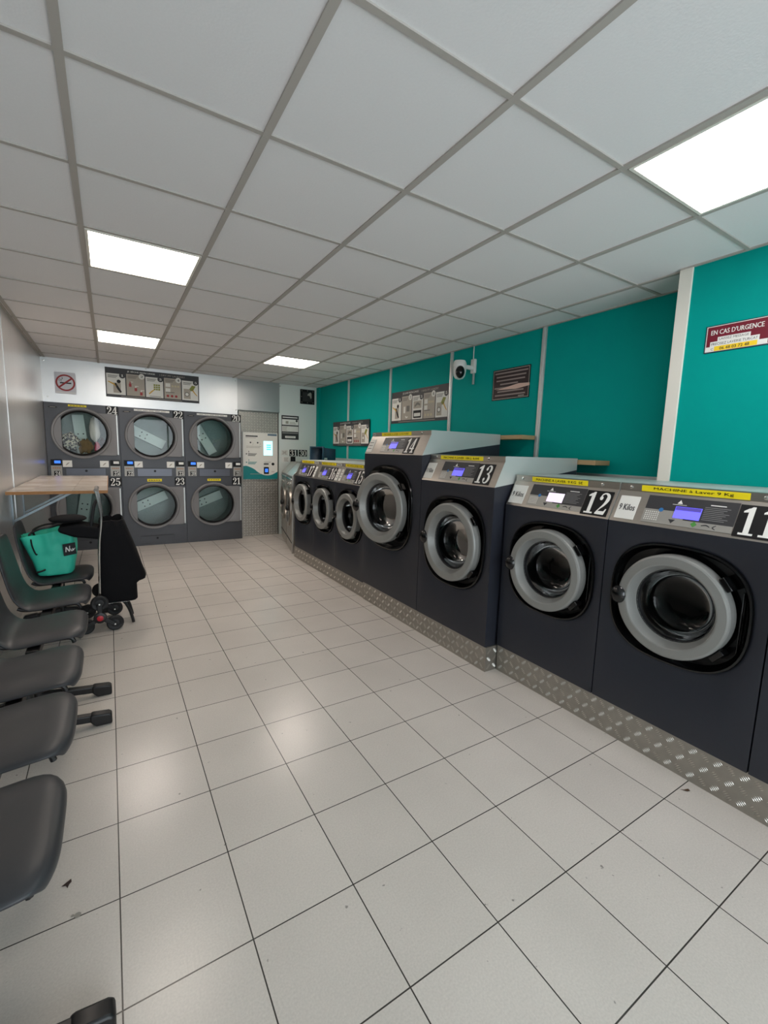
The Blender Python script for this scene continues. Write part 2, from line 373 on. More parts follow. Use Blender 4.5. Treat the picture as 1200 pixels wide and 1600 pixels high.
# wall trims
n = 2
for y in (6.33, 5.11, 3.872, 2.655):
    mb = MB().box(XR-.012, XR, y-.022, y+.022, 1.34, ZC).box(XR-.018, XR-.012, y-.008, y+.008, 1.34, ZC)
    struct(mb.build('trim_%d' % n, M['alu'])); n += 1
struct(MB().box(XN-.012, XN+.01, 1.375, 1.445, .2, ZC+.004).build('trim_6', M['cream'], bevel=.002))
struct(MB().box(XR-.025, XR, 1.46, 7.5, 1.325, 1.385).build('trim_7', M['alu'], bevel=.003))
# back wall sheets
mb = MB().box(XL, 1.79, 7.44, 7.46, 2.03, ZC+.004)
for x, z in ((-.68, 2.56), (-.66, 2.1), (1.76, 2.1), (1.76, 2.56), (.5, 2.59)): mb.lathe(frame((x, 7.44, z), (1, 0, 0), (0, 0, 1)), [(.009, 0), (.009, .004), (.004, .006)], 10, 1, cap1=True)
struct(mb.build('trim_8', [M['sheet'], M['chrome']]))
struct(MB().box(1.79, 2.505, 7.50, 7.52, 2.118, ZC+.004).build('trim_9', mat('aluminium_sheet_grey', (176, 178, 178), .34, metal=.9)))
mb = MB().box(2.505, XR, 7.55, 7.57, 0, ZC+.004); mb.box(2.505, 2.511, 7.54, 7.57, 0, ZC+.004)
mb.lathe(frame((2.53, 7.55, 2.57), (1, 0, 0), (0, 0, 1)), [(.012, 0), (.012, .005)], 10, 1, cap1=True)
struct(mb.build('trim_10', [mat('pale_sheet', (228, 234, 230), .45, metal=.25), M['chrome']]))
struct(MB().box(XR-.03, XR, 7.44, 7.55, 1.3, ZC).build('trim_11', M['tealwall']))

# tread pattern: groups of five raised bars turned alternately
def tread(mb, fr, x0, x1, y0, y1, pitch=.05, m=1, nb=5, L=.026, wd=.0027):
    nx = int((x1-x0)/pitch); ny = max(1, int((y1-y0)/pitch)); px = (x1-x0)/nx; py = (y1-y0)/ny
    for i in range(nx):
        for j in range(ny):
            cx = x0+(i+.5)*px; cy = y0+(j+.5)*py; s = 1 if (i+j) % 2 else -1
            a = s*PI/4; ux, uy = math.cos(a), math.sin(a); vx, vy = -uy, ux
            for k in range(nb):
                o = (k-(nb-1)/2)*.0085*pitch/.05; l = L/2*(1-.15*abs(k-(nb-1)/2))
                px_, py_ = cx+vx*o, cy+vy*o
                P = [(px_+ux*l, py_+uy*l, 0), (px_+vx*wd, py_+vy*wd, 0), (px_-ux*l, py_-uy*l, 0), (px_-vx*wd, py_-vy*wd, 0), (px_, py_, .0024)]
                mb.add([fp(fr, *p) for p in P], [(0,1,4),(1,2,4),(2,3,4),(3,0,4)], m)

# plinths under the washing machines
def plinth(label, x0, x1, y0, y1, h, end=False):
    mb = MB().box(x0, x1, y0, y1, 0, h)
    tread(mb, frame((x0-.0005, y1, 0), (0, -1, 0), (0, 0, 1)), .01, y1-y0-.01, .005, h-.005)
    if end: tread(mb, frame((x0, y0-.0005, 0), (1, 0, 0), (0, 0, 1)), .005, .115, .005, h-.005)
    o = mb.build('machine_plinth', [M['tread'], M['treadbar']], loc=((x0+x1)/2, (y0+y1)/2, 0), fixn=False)
    return tag(o, label, 'plinth', 'tread plate plinths under the washing machines')
plinth('tread plate plinth under the washing machines numbered 12 and 11, nearest the camera', 2.262, 2.895, -.85, 2.07, .188)
plinth('tread plate plinth jutting out under washing machines 14 and 13', 2.158, 3.0, 2.078, 3.83, .176, True)
plinth('low tread plate plinth under washing machines 17 and 16, farthest along', 2.166, 3.0, 3.835, 5.86, .158)

# ------------------------------------------------------------------ ceiling lights
def ceiling_light(i, j, label, m='lamp'):
    x, y = GX+(i+.5)*.6, GY+(j+.5)*.6
    t = thing('ceiling_light', label, 'ceiling light', (x, y, ZC), 0, 'square LED panels in the ceiling')
    mb = MB()
    for a, b, c, d in ((-.285, .285, -.285, -.272), (-.285, .285, .272, .285), (-.285, -.272, -.272, .272), (.272, .285, -.272, .272)):
        mb.box(x+a, x+b, y+c, y+d, ZC-.004, ZC+.005)
    mb.build('frame', M['cream'], t)
    MB().box(x-.272, x+.272, y-.272, y+.272, ZC-.001, ZC+.004).build('diffuser', M[m], t)
ceiling_light(0, 4, 'lit square ceiling panel at the left, nearer the camera of the left pair')
ceiling_light(0, 8, 'lit square ceiling panel at the left near the back wall, above the dryers', 'lampfar')
ceiling_light(3, 8, 'lit square ceiling panel near the back, in front of the payment terminal', 'lampfar')
ceiling_light(3, 0, 'large bright ceiling panel at the upper right, above washing machine 11', 'lampcool')

# ------------------------------------------------------------------ washing machines
def superell(cy, cz, a, b, ang, e=2.7):
    c, s = math.cos(ang), math.sin(ang)
    r = (abs(c/a)**e+abs(s/b)**e)**(-1/e)
    return cy+r*c, cz+r*s
def rect_ray(cy, cz, y0, y1, z0, z1, ang):
    c, s = math.cos(ang), math.sin(ang); t = 1e9
    if c > 1e-9: t = min(t, (y1-cy)/c)
    if c < -1e-9: t = min(t, (y0-cy)/c)
    if s > 1e-9: t = min(t, (z1-cz)/s)
    if s < -1e-9: t = min(t, (z0-cz)/s)
    return cy+t*c, cz+t*s
def angles(cy, cz, y0, y1, z0, z1, n=72):
    A = [2*PI*k/n-PI for k in range(n)] + [math.atan2(z-cz, y-cy) for y in (y0, y1) for z in (z0, z1)]
    return sorted(A)
def washer(num, label, x0, y0, y1, zb, zs, zt, D, dc, Rr, bez, phi, text, lay, disp='screen', steel=False, rot=0, name='washing_machine', simple=False):
    """x0 front plane, y0 near side, y1 far side; lay = distances from the far edge of the plates on the sloping fascia"""
    W = y1-y0; yc = (y0+y1)/2; h = W/2 - .0015
    t = thing(name, label, 'washing machine', (x0, yc, 0), rot, 'front loading washing machines along the right wall')
    B = M['brushed'] if steel else M['navy']
    cy, cz = dc[0]-yc, dc[1]
    bw = dict(world=False)
    zback = zt-.088
    # cabinet: hollow prism, front plate with an opening
    mb = MB(); side = [(0, zb), (D, zb), (D, zback), (0, zs)]
    for y in (-h, h): mb.add([(x, y, z) for x, z in side], [(0,1,2,3)])
    mb.add([(D, -h, zb), (D, h, zb), (D, h, zback), (D, -h, zback)], [(0,1,2,3)])
    mb.add([(0, -h, zb), (D, -h, zb), (D, h, zb), (0, h, zb)], [(0,1,2,3)])
    mb.add([(0, -h, zs), (D, -h, zback), (D, h, zback), (0, h, zs)], [(0,1,2,3)])
    A = angles(cy, cz, -h, h, zb, zs)
    Lo = [V((0, *rect_ray(cy, cz, -h, h, zb, zs, a))) for a in A]
    S = lambda k, x: [V((x, *superell(cy, cz, bez[0]*k, bez[1]*k, a))) for a in A]
    Ci = lambda r, x: [V((x, cy+r*math.cos(a), cz+r*math.sin(a))) for a in A]
    mb.loops([Lo, S(1.02, 0), S(1.0, .004)])
    mb.build('cabinet', B, t, **bw)
    MB().loops([S(1.0, .004), S(.99, -.010), S(.965, -.011), S(.94, .012), S(.90, .034), Ci(Rr*1.0, .040), Ci(Rr*.85, .042), Ci(Rr*.84, .06)]).build('door_surround', M['gloss'], t, **bw)
    dr = MB().loops([Ci(Rr*.85, .058), Ci(Rr*.95, .08), Ci(Rr*.95, .42), Ci(Rr*.2, .44)], cap1=True).build('drum', M['drumdark'], t, **bw)
    # stainless hood: sloping fascia and lid
    sl = .08; mb = MB()
    pr = [(0, zs), (sl, zt-.042), (sl+.004, zt-.040), (sl+.004, zt-.003), (sl+.010, zt), (D, zt), (D, zback)]
    mb.prism(frame((0, h, 0), (1, 0, 0), (0, 0, 1)), pr, 0, 2*h); mb.m = [1, 1, 0, 0, 0, 0, 1, 1, 1]
    mb.build('stainless_hood', [M['brushed'], M['hood']], t, **bw)
    pf = frame((0, W/2, zs), (0, -1, 0), (sl, 0, zt-.042-zs)); ph = math.hypot(sl, zt-.042-zs)
    sf = frame((sl+.004, W/2, zt-.040), (0, -1, 0), (0, 0, 1))
    # control panel
    a, b = lay['panel']; q0, q1 = ph*.10, ph*.92; pw = b-a; pq = q1-q0
    mb = MB(); mb.fbox(pf, a, b, q0, q1, 0, .003, 0)
    mb.rect(pf, a, a+pw*.48, q0+pq*.50, q1, .0034, 1); mb.rect(pf, a+pw*.48, b, q0+pq*.22, q1, .0034, 1)
    for i in range(7):
        for j in range(5): mb.poly(pf, circ2(a+pw*(.03+.025*i), q0+pq*(.12+.07*j), pw*.008, 6), .0036, 2)
    mb.poly(pf, [(a+pw*.36, q0+pq*.78), (a+pw*.42, q0+pq*.78), (a+pw*.39, q0+pq*.92)], .0038, 2)
    mb.rect(pf, a+pw*.31, a+pw*.47, q0+pq*.735, q0+pq*.75, .0038, 2)
    mb.poly(pf, circ2(a+pw*.2, q0+pq*.5, pw*.028), .0038, 3)
    mb.poly(pf, [(a+pw*.32, q0+pq*.2), (a+pw*.40, q0+pq*.2), (a+pw*.36, q0+pq*.06)], .0038, 1)
    cx_, cy_ = a+pw*.61, q0+pq*.13; mb.poly(pf, [(cx_-pw*.035, cy_), (cx_, cy_-pq*.1), (cx_+pw*.035, cy_), (cx_, cy_+pq*.1)], .0038, 4)
    for k in range(8): mb.rect(pf, a+pw*.67, a+pw*(.93-.03*(k % 3)), q0+pq*(.74-.06*k), q0+pq*(.755-.06*k), .0038, 5)
    mb.rect(pf, a+pw*.72, a+pw*.88, q0+pq*.82, q0+pq*.85, .0038, 2)
    mb.rib(pf, [(a+pw*.69, q0+pq*.12, .004), (a+pw*.74, q0+pq*.15, .006), (a+pw*.78, q0+pq*.1, .003)], .0038, 1); mb.rib(pf, [(a+pw*.84, q0+pq*.18, .003), (a+pw*.81, q0+pq*.1, .005), (a+pw*.84, q0+pq*.04, .003)], .0038, 1)
    cp = mb.build('control_panel', [M['greyplate'], M['ink'], M['white'], M['bluek'], M['greenk'], mat('grey_ink', (140, 140, 140), .6)], t, fixn=False, **bw)
    mb = MB(); mb.fbox(pf, a+pw*.36, a+pw*.65, q0+pq*.27, q0+pq*.68, .003, .005, 0)
    mb.rect(pf, a+pw*.365, a+pw*.645, q0+pq*.55, q0+pq*.67, .0055, 1)
    mb.build('display', [M[disp], M[disp] if disp == 'screenw' else mat('display_violet', (70, 60, 140), .4, emit=.5)], cp, fixn=False, **bw)
    # number plate
    a, b = lay['num']; nd = lay.get('digits', num)
    mb = MB(); mb.fbox(pf, a, b, ph*.06, ph*.90, 0, .0035, 0); mb.digits(pf, nd, a+(b-a)*.06, ph*.11, (b-a)*.9, ph*.74, .0042, 1)
    mb.build('number_plate', [M['black'], M['white']], t, fixn=False, **bw)
    if 'card' in lay:
        a, b = lay['card']; mb = MB(); mb.fbox(pf, a, b, ph*.10, ph*.83, 0, .003, 0)
        if lay.get('cardtext'): mb.text(pf, lay['cardtext'], a+(b-a)*.1, ph*.37, (b-a)*.8, ph*.2, .0036, 1, .004)
        else:
            for k in range(3): mb.rect(pf, a+(b-a)*.15, b-(b-a)*.2, ph*(.28+.17*k), ph*(.31+.17*k), .0036, 1)
        mb.build('capacity_card', [M['paper'], M['ink']], t, fixn=False, **bw)
    if 'label' in lay:
        a, b = lay['label']; mb = MB(); mb.fbox(sf, a, b, .003, .033, 0, .0015, 0)
        mb.text(sf, text, a+(b-a)*lay.get('tm', .08), .010, (b-a)*(1-2*lay.get('tm', .08)), .016, .0021, 1, .003)
        mb.build('price_label', [M['yellow'], M['black']], t, fixn=False, **bw)
    for s_ in lay.get('screws', ()):
        MB().lathe(fr_at(sf, s_, .019), [(.009, 0), (.009, .004), (.005, .006)], 12, cap1=True).build('screw', M['chrome'], t, **bw)
    for a, b in lay.get('stickers', ()):
        mb = MB(); mb.fbox(sf, a, b, .006, .03, 0, .0015, 0); mb.rect(sf, a+(b-a)*.1, b-(b-a)*.1, .014, .022, .002, 1)
        mb.build('sticker', [M['paper'], M['ink']], t, fixn=False, **bw)
    # door, slightly ajar on hinges at the near side
    hy = cy-Rr-.01
    rotm = Matrix.Translation(V((-.012, hy, 0))) @ Matrix.Rotation(phi, 4, 'Z') @ Matrix.Translation(V((.012, -hy, 0)))
    def dm(mb): mb.v = [rotm @ p for p in mb.v]; return mb
    df = frame((0, cy, cz), (0, -1, 0), (0, 0, 1))
    d = dm(MB().lathe(df, [(Rr*.97, -.020), (Rr, -.014), (Rr, .040), (Rr*.985, .048), (Rr*.955, .052), (Rr*.82, .054), (Rr*.795, .052), (Rr*.765, .036), (Rr*.715, .002), (Rr*.69, -.002), (Rr*.69, -.020)], 72, close=True)).build('door', M['ring'], t, ang=16, **bw)
    dm(MB().lathe(df, [(Rr*.69, -.008), (Rr*.665, -.05), (Rr*.61, -.09), (Rr*.50, -.115), (Rr*.3, -.122), (Rr*.04, -.124)], 48, cap1=True)).build('door_glass', M['doorglass'], d, **bw)
    dm(MB().lathe(df, [(Rr*.712, -.001), (Rr*.70, .002), (Rr*.683, -.006), (Rr*.678, -.03), (Rr*.683, -.04), (Rr*.70, -.02)], 48, close=True)).build('door_gasket', M['blackplastic'], d, **bw)
    mb = MB(); mb.ell((-.045, cy+Rr*.97, cz-.006), (.030, Rr*.17, Rr*.19)); mb.box(-.03, .02, cy+Rr*.98, cy+Rr*1.13, cz-Rr*.09, cz+Rr*.07)
    dm(mb).build('door_handle', M['gloss'], d, **bw)
    mb = MB()
    for s_ in (-1, 1):
        an = math.radians(38*s_); yy = cy-Rr*math.cos(an)*1.03; zz = cz+Rr*math.sin(an)*1.03
        mb.fbox(frame((-.008, yy, zz), (0, -math.cos(an), math.sin(an)), (0, math.sin(an), math.cos(an))), -.004, .020, -.032, .032, -.03, .026)
    mb.box(.012, .03, cy-Rr*1.07, cy-Rr*1.04, cz-Rr*.55, cz+Rr*.55)
    dm(mb).build('hinge', M['gloss'], d, bevel=.006, **bw)
    return t
def fr_at(fr, x, y): return (fp(fr, x, y), fr[1], fr[2], fr[3])

near = dict(card=(.012, .125), cardtext='9 Kilos', panel=(.162, .545), num=(.548, .702), label=(.135, .53), screws=(.062, .62))
washer('12', 'anthracite washing machine numbered 12 with a pale lit display, yellow 9 KG 5€ label', 2.25, 1.349, 2.07, .188, 1.178, 1.377, .645, (1.70, .818), .248, (.305, .288), math.radians(2), 'MACHINE A LAVER  9 KG  5€', near, 'screenw')
near = dict(card=(.022, .122), cardtext='9 Kilos', panel=(.162, .545), num=(.548, .702), label=(.112, .57), tm=.13, screws=(.06, .625))
washer('11', 'large anthracite washing machine numbered 11 at the right, nearest fully seen', 2.25, .627, 1.346, .188, 1.178, 1.377, .645, (.987, .816), .246, (.308, .29), 0, 'MACHINE à Laver 9 Kg', near)
near = dict(panel=(.162, .545), num=(.548, .702), screws=(.06, .625))
washer('10', 'dark washing machine cut off by the right edge of the photo, beside number 11', 2.25, -.095, .624, .188, 1.178, 1.377, .645, (.265, .815), .24, (.305, .29), 0, 'MACHINE', near)
washer('13', 'anthracite washing machine numbered 13, mid-height, stepped forward before number 12', 2.158, 2.09, 2.902, .176, 1.288, 1.496, .855, (2.49, .850), .292, (.345, .34), 0, 'MACHINE A LAVER  10KG  8.50€',
       dict(card=(.012, .115), cardtext='11 Kilos', panel=(.205, .59), num=(.59, .745), label=(.133, .603), screws=(.085, .66)))
washer('14', 'tallest washing machine, numbered 14, with its porthole door ajar', 2.158, 2.905, 3.86, .176, 1.483, 1.69, .872, (3.425, .995), .320, (.412, .39), math.radians(10), 'MACHINE A LAVER 16 KG 9.00€',
       dict(card=(.01, .115), panel=(.27, .655), num=(.655, .81), label=(.18, .67), screws=(.83,), stickers=((.02, .06),)))
far = dict(card=(.02, .07), panel=(.10, .40), num=(.40, .56), label=(.06, .47), screws=(.03,), stickers=((.5, .62),))
washer('17', 'small dark washing machine numbered 17, farthest of the row, by the crate', 2.166, 5.172, 5.83, .158, 1.15, 1.365, .83, (5.525, .806), .245, (.305, .29), 0, 'MACHINE A LAVER 7 KG', dict(far, card=(.60, .65)))
washer('16', 'small dark washing machine numbered 16, between number 17 and its hidden-number neighbour', 2.166, 4.514, 5.170, .158, 1.15, 1.365, .83, (4.86, .806), .245, (.305, .29), 0, 'MACHINE A LAVER 7 KG', dict(far, card=(.575, .645)))
washer('15', 'small dark washing machine, number hidden, tucked against the far side of tall number 14', 2.166, 3.862, 4.512, .158, 1.15, 1.365, .83, (4.187, .806), .245, (.305, .29), 0, 'MACHINE A LAVER 7 KG', dict(far, stickers=()))
# steel machines 31 and 30 in the back corner, set at an angle
ra = math.radians(-13)
for num, yy, xx, lab in (('31', 7.06, 2.43, 'old stainless steel washing machine under number 31, against the back wall'), ('30', 6.36, 2.27, 'old stainless steel washing machine under number 30, beside machine 17')):
    W = .68
    t = thing('steel_washing_machine', lab, 'washing machine', (xx, yy, 0), ra, 'stainless steel machines in the back corner')
    bw = dict(world=False); h = W/2-.002; D = .62
    MB().prism(frame((0, h, 0), (1, 0, 0), (0, 0, 1)), [(0, 0), (D, 0), (D, 1.30), (.16, 1.30), (0, 1.12)], 0, 2*h).build('cabinet', M['brushed'], t, bevel=.004, **bw)
    MB().box(-.006, 0, -h, h, .15, .165).build('kick_joint', M['ink'], t, **bw)
    MB().box(-.012, 0, -h+.02, h-.02, 1.06, 1.085).build('handrail', M['chrome'], t, bevel=.003, **bw)
    for k in range(2): MB().lathe(frame((0, .1-.2*k, 1.0), (0, -1, 0), (0, 0, 1)), [(.022, 0), (.022, .015), (.012, .02)], 14, cap1=True).build('button', M['chrome'], t, **bw)
    df = frame((0, 0, .66), (0, -1, 0), (0, 0, 1))
    MB().lathe(df, [(.30, 0), (.30, .02), (.28, .03), (.25, .03), (.24, .01)], 40).build('door_surround', M['brushed'], t, **bw)
    dd = MB().lathe(df, [(.24, .004), (.24, .02), (.2, .012), (.02, .012)], 40, cap1=True).build('door', M['gloss'], t, **bw)
    MB().ell((-.05, -.22, .66), (.03, .04, .045)).build('door_handle', M['blackplastic'], dd, **bw)

# ------------------------------------------------------------------ tumble dryers
def dryer(xa, xb, up, lo, ang_u, ang_l, label, lab_u, lab_l, full):
    yF = 7.42; xc = (xa+xb)/2; W = xb-xa; D = .8; g = .002
    t = thing('stacked_tumble_dryer', label, 'tumble dryer', (xc, yF, 0), 0, 'stacked tumble dryers on the back wall')
    x0, x1 = xa+g, xb-g; cx = xc-.02; cU, cL = 1.635, .600
    fr = frame((0, yF, 0), (1, 0, 0), (0, 0, 1))
    mb = MB()
    mb.add([(x0, yF, 0), (x0, yF+D, 0), (x0, yF+D, 2.03), (x0, yF, 2.03)], [(0,1,2,3)]); mb.add([(x1, yF, 0), (x1, yF+D, 0), (x1, yF+D, 2.03), (x1, yF, 2.03)], [(0,1,2,3)])
    mb.add([(x0, yF, 2.03), (x1, yF, 2.03), (x1, yF+D, 2.03), (x0, yF+D, 2.03)], [(0,1,2,3)]); mb.add([(x0, yF+D, 0), (x1, yF+D, 0), (x1, yF+D, 2.03), (x0, yF+D, 2.03)], [(0,1,2,3)])
    for z0, z1 in ((1.035, 1.285), (0, .165)): mb.rect(fr, x0, x1, z0, z1, 0)
    for c, z0, z1 in ((cU, 1.285, 2.03), (cL, .165, 1.035)):
        A = angles(cx, c, x0, x1, z0, z1)
        Lo = [fp(fr, *rect_ray(cx, c, x0, x1, z0, z1, a)) for a in A]
        mb.loops([Lo, [fp(fr, cx+.31*math.cos(a), c+.31*math.sin(a)) for a in A], [fp(fr, cx+.31*math.cos(a), c+.31*math.sin(a), -.05) for a in A]])
    for z in (1.035,): mb.rect(fr, x0, x1, z-.003, z+.003, .0008, 1)
    mb.build('cabinet', [M['dryer'], M['ink']], t)
    for c, ang, num, isup in ((cU, ang_u, up, True), (cL, ang_l, lo, False)):
        # drum with a bolted lifter
        df = frame((cx, yF, c), (1, 0, 0), (0, 0, 1))
        dr = MB().lathe(df, [(.305, -.045), (.36, -.06), (.36, -.60), (.02, -.61)], 48, cap1=True).build('drum', M['drum'], t)
        ca, sa = math.cos(ang), math.sin(ang); bf = frame(fp(df, -.04, .0, -.60), (ca, 0, sa), (-sa, 0, ca))
        mb = MB().prism(bf, [(-.30, -.075), (.28, -.075), (.28, .075), (-.30, .075)], 0, .09, 0)
        for q in ((-.08, .03), (.0, .03), (-.08, -.035), (.0, -.035)): mb.lathe(fr_at(bf, *q), [(.011, .09), (.011, .096)], 8, 1, cap1=True)
        mb.build('drum_lifter', [mat('lifter_steel', (190, 205, 199), .4, metal=.3), M['ink']], dr, bevel=.008)
        # door with hinge tab on the right
        N = 96; A = [2*PI*k/N for k in range(N)]; xr = x1-.03-cx
        def outer(a):
            r = .345; c_, s_ = math.cos(a), math.sin(a)
            if c_ > 0:
                q = min(xr/c_, (.285/s_ if s_ > 1e-6 else 1e9), (.30/-s_ if s_ < -1e-6 else 1e9)); r = max(r, q)
            return r
        def inner(a, r):
            c_ = math.cos(a); return min(r, .225/-c_) if c_ < -1e-6 else r
        P = lambda f, z: [fp(df, f(a)*math.cos(a), f(a)*math.sin(a), z) for a in A]
        d = MB().loops([P(outer, .001), P(outer, .022), P(lambda a: outer(a)-.008, .028), P(lambda a: max(.318, inner(a, .318)), .028), P(lambda a: inner(a, .305), .022), P(lambda a: inner(a, .300), .004)]).build('door', M['dryerdoor'], t)
        MB().lathe(df, [(.345, .024), (.345, .036), (.335, .042), (.318, .040), (.312, .026)], 72).build('door_rim', M['dryerdoor'], d)
        MB().loops([P(lambda a: inner(a, .306), .027), P(lambda a: inner(a, .296), .031), P(lambda a: inner(a, .283), .012), P(lambda a: inner(a, .280), .002)]).build('door_gasket', M['blackplastic'], d)
        MB().loops([P(lambda a: inner(a, .284), .008)], cap1=True).build('door_glass', M['dryglass'], d)
        MB().fbox(fr_at(df, xr, 0), -.004, .010, -.285, .27, .0, .03).build('hinge_strip', M['alu'], d)
        # number
        zt = 2.03 if isup else 1.028; mb = MB()
        mb.fbox(fr, x1-.155, x1-.004, zt-.127, zt-.004, 0, .002, 0); mb.digits(fr, num, x1-.145, zt-.118, .13, .108, .003, 1)
        mb.build('number_plate', [M['black'], M['white']], t, fixn=False)
        a, b, z0, z1, col = lab_u if isup else lab_l
        mb = MB().fbox(fr, a, b, z0, z1, 0, .002, 0); nseg = 5
        for k in range(nseg): mb.rect(fr, a+(b-a)*(.08+.17*k), a+(b-a)*(.21+.17*k), z0+(z1-z0)*.35, z0+(z1-z0)*.62, .0026, 1)
        mb.build('price_label', [M[col], M['ink'] if col == 'yellow' else M['greypaper']], t, fixn=False)
    mb = MB(); bx = x0+.045
    mb.prism(fr, [(bx+.05+.05*math.cos(2*PI*k/20), 1.967+.012*math.sin(2*PI*k/20)) for k in range(20)], 0, .003, 0); mb.rect(fr, bx+.02, bx+.08, 1.964, 1.970, .0036, 1)
    mb.build('badge', [M['black'], M['greypaper']], t, fixn=False)
    # middle band: two pay units, two stickers, lint drawer
    for side, num in ((0, up), (1, lo)):
        a = x0+.035 if side == 0 else x1-.12-.012; b = a+.12
        k = MB().fbox(fr, a, b, 1.045, 1.192, 0, .012, 0).fbox(fr, a, b, 1.192, 1.275, 0, .016, 1)
        k.rect(fr, a+.03, b-.02, 1.052, 1.118, .0126, 1); k.digits(fr, num, a+.04, 1.057, .06, .056, .0134, 2)
        for q in range(4): k.fbox(fr, a+.018+.023*q, a+.034+.023*q, 1.150, 1.166, .012, .015, 3)
        kp = k.build('pay_unit', [M['greyplate'], M['black'], M['white'], mat('amber_key', (170, 120, 90), .5)], t, fixn=False)
        MB().fbox(fr, a+.04, b-.012, 1.222, 1.258, .016, .018).build('display', M['blueled'] if side == 0 else M['white'], kp)
        a2 = x0+.165 if side == 0 else x1-.255
        s_ = MB().fbox(fr, a2, a2+.105, 1.172, 1.262, 0, .002, 0); s_.rib(fr, [(a2+.035, 1.195, .006), (a2+.055, 1.218, .016), (a2+.075, 1.235, .005)], .0026, 1)
        s_.build('sticker', [M['white'], M['greypaper']], t, fixn=False)
    for z0, z1 in (((1.042, 1.160), (.030, .145)) if full else ((1.042, 1.160),)):
        dd = MB().fbox(fr, xc-.225, xc+.235, z0, z1, 0, .006).build('lint_drawer', mat('lint_drawer_grey', (88, 90, 98), .3, metal=.4) if z0 > 1 else M['dryer'], t, bevel=.003)
        MB().lathe(fr_at(fr, xc+.005, (z0+z1)/2+.02), [(.016, .006), (.016, .014)], 12, cap1=True).build('lock', M['black'], dd)
        MB().fbox(fr, xc-.222, xc+.232, z1-.004, z1+.003, 0, .009).build('drawer_edge', M['ink'], dd)
    return t
ED = [-.712, .138, .988, 1.838]
dryer(ED[0], ED[1], '24', '25', math.radians(95), math.radians(80), 'stacked charcoal tumble dryer numbered 24 and 25, left by the steel wall, full of laundry', (-.446, -.24, 1.988, 2.012, 'yellow'), (-.44, -.24, .968, 1.0, 'yellow'), True)
dryer(ED[1], ED[2], '22', '23', math.radians(-27), math.radians(24), 'stacked charcoal tumble dryer numbered 22 and 23, middle one of three', (.327, .79, 1.985, 2.012, 'white'), (.461, .656, .965, 1.005, 'yellow'), True)
dryer(ED[2], ED[3], '20', '21', math.radians(-60), math.radians(22), 'stacked charcoal tumble dryer numbered 20 and 21, next to the payment terminal', (1.17, 1.623, 1.985, 2.012, 'white'), (1.303, 1.507, .968, 1.003, 'yellow'), False)
# laundry in the top left dryer
def garment(name, label, c, r, m, seed, amp=.35):
    mb = MB(); L = []; nu, nv = 28, 16
    for j in range(nv+1):
        ph = -PI/2+PI*j/nv; ring = []
        for k in range(nu):
            d = V((math.cos(ph)*math.cos(2*PI*k/nu), math.cos(ph)*math.sin(2*PI*k/nu), math.sin(ph)))
            q = 1+amp*noise.noise(d*2.3+V((seed, 0, 0)))+amp*.5*noise.noise(d*5+V((0, seed, 0)))
            ring.append(V((c[0]+r[0]*d.x*q, c[1]+r[1]*d.y*q, c[2]+r[2]*d.z*q)))
        L.append(ring)
    mb.loops(L, cap0=True, cap1=True)
    return tag(mb.build(name, m, loc=(c[0], c[1], c[2]-r[2]), ang=80), label, 'laundry', 'laundry inside the top left dryer')
garment('crumpled_garment', 'black and white patterned garment behind the door of dryer 24', (-.46, 7.59, 1.515), (.10, .08, .115), cloth_mat('leaf_print_cloth', (35, 35, 38), (225, 222, 205), 38), 1.3)
garment('crumpled_garment', 'brown garment at the bottom of dryer 24', (-.275, 7.49, 1.45), (.074, .045, .092), mat('brown_cloth', (124, 100, 62), .9), 4.1, .6)
garment('crumpled_garment', 'pink garment at the bottom right in dryer 24', (-.142, 7.49, 1.445), (.034, .04, .078), mat('pink_cloth', (196, 70, 98), .9), 6.7)
garment('crumpled_garment', 'dark maroon garment at the right edge inside dryer 24', (-.075, 7.53, 1.50), (.035, .05, .08), mat('maroon_cloth', (60, 28, 34), .9), 9.2)
garment('white_towel', 'white towel hanging down the right inside dryer 24', (-.165, 7.64, 1.70), (.065, .035, .17), mat('white_cloth', (240, 240, 235), .9), 2.2, .18)

# ------------------------------------------------------------------ payment wall
mb = MB().box(1.84, 2.505, 7.58, 7.60, 0, 2.118)
tread(mb, frame((1.84, 7.58, 0), (1, 0, 0), (0, 0, 1)), .005, .66, .005, 2.11, .044, 1, 1, .046, .0065)
tag(mb.build('tread_plate_panel', [M['tread'], M['treadbar']], loc=(2.17, 7.59, 0), fixn=False), 'tall tread plate panel behind the payment terminal', 'metal panel')
t = thing('payment_terminal', 'white and teal payment terminal with a lit cyan screen on the tread plate panel', 'payment terminal', (2.187, 7.575, .978))
pf = frame((1.888, 7.575, .978), (1, 0, 0), (0, 0, 1)); PW, PH = .598, .793
MB().fbox(pf, 0, PW, 0, PH, 0, .035).build('housing', M['alu'], t, bevel=.004)
mb = MB().fbox(pf, .006, PW-.006, .006, PH-.006, .035, .038, 0)
wave = cr([(.006, .225), (.06, .23), (.12, .21), (.19, .175), (.26, .12), (.34, .082), (.42, .07), (.50, .085), (PW-.006, .135)], 6)
mb.poly(pf, [(.006, .006), (PW-.006, .006)] + wave[::-1], .0384, 1)
def bars(mb, fr, x, y, w, n, dy, h, z, m, jag=.25):
    for k in range(n): mb.rect(fr, x, x+w*(1-jag*((k*37) % 5)/5), y-k*dy, y-k*dy+h, z, m)
bars(mb, pf, .05, .715, .20, 1, .03, .022, .039, 2); bars(mb, pf, .05, .695, .17, 1, .03, .007, .039, 3)
mb.rect(pf, .42, .58, .745, .775, .039, 4)
for x in (.13, .25): mb.poly(pf, circ2(x, .62, .014), .039, 2); mb.rib(pf, [(x+.03, .63, .003), (x+.045, .60, .003), (x+.03, .575, .003)], .039, 3)
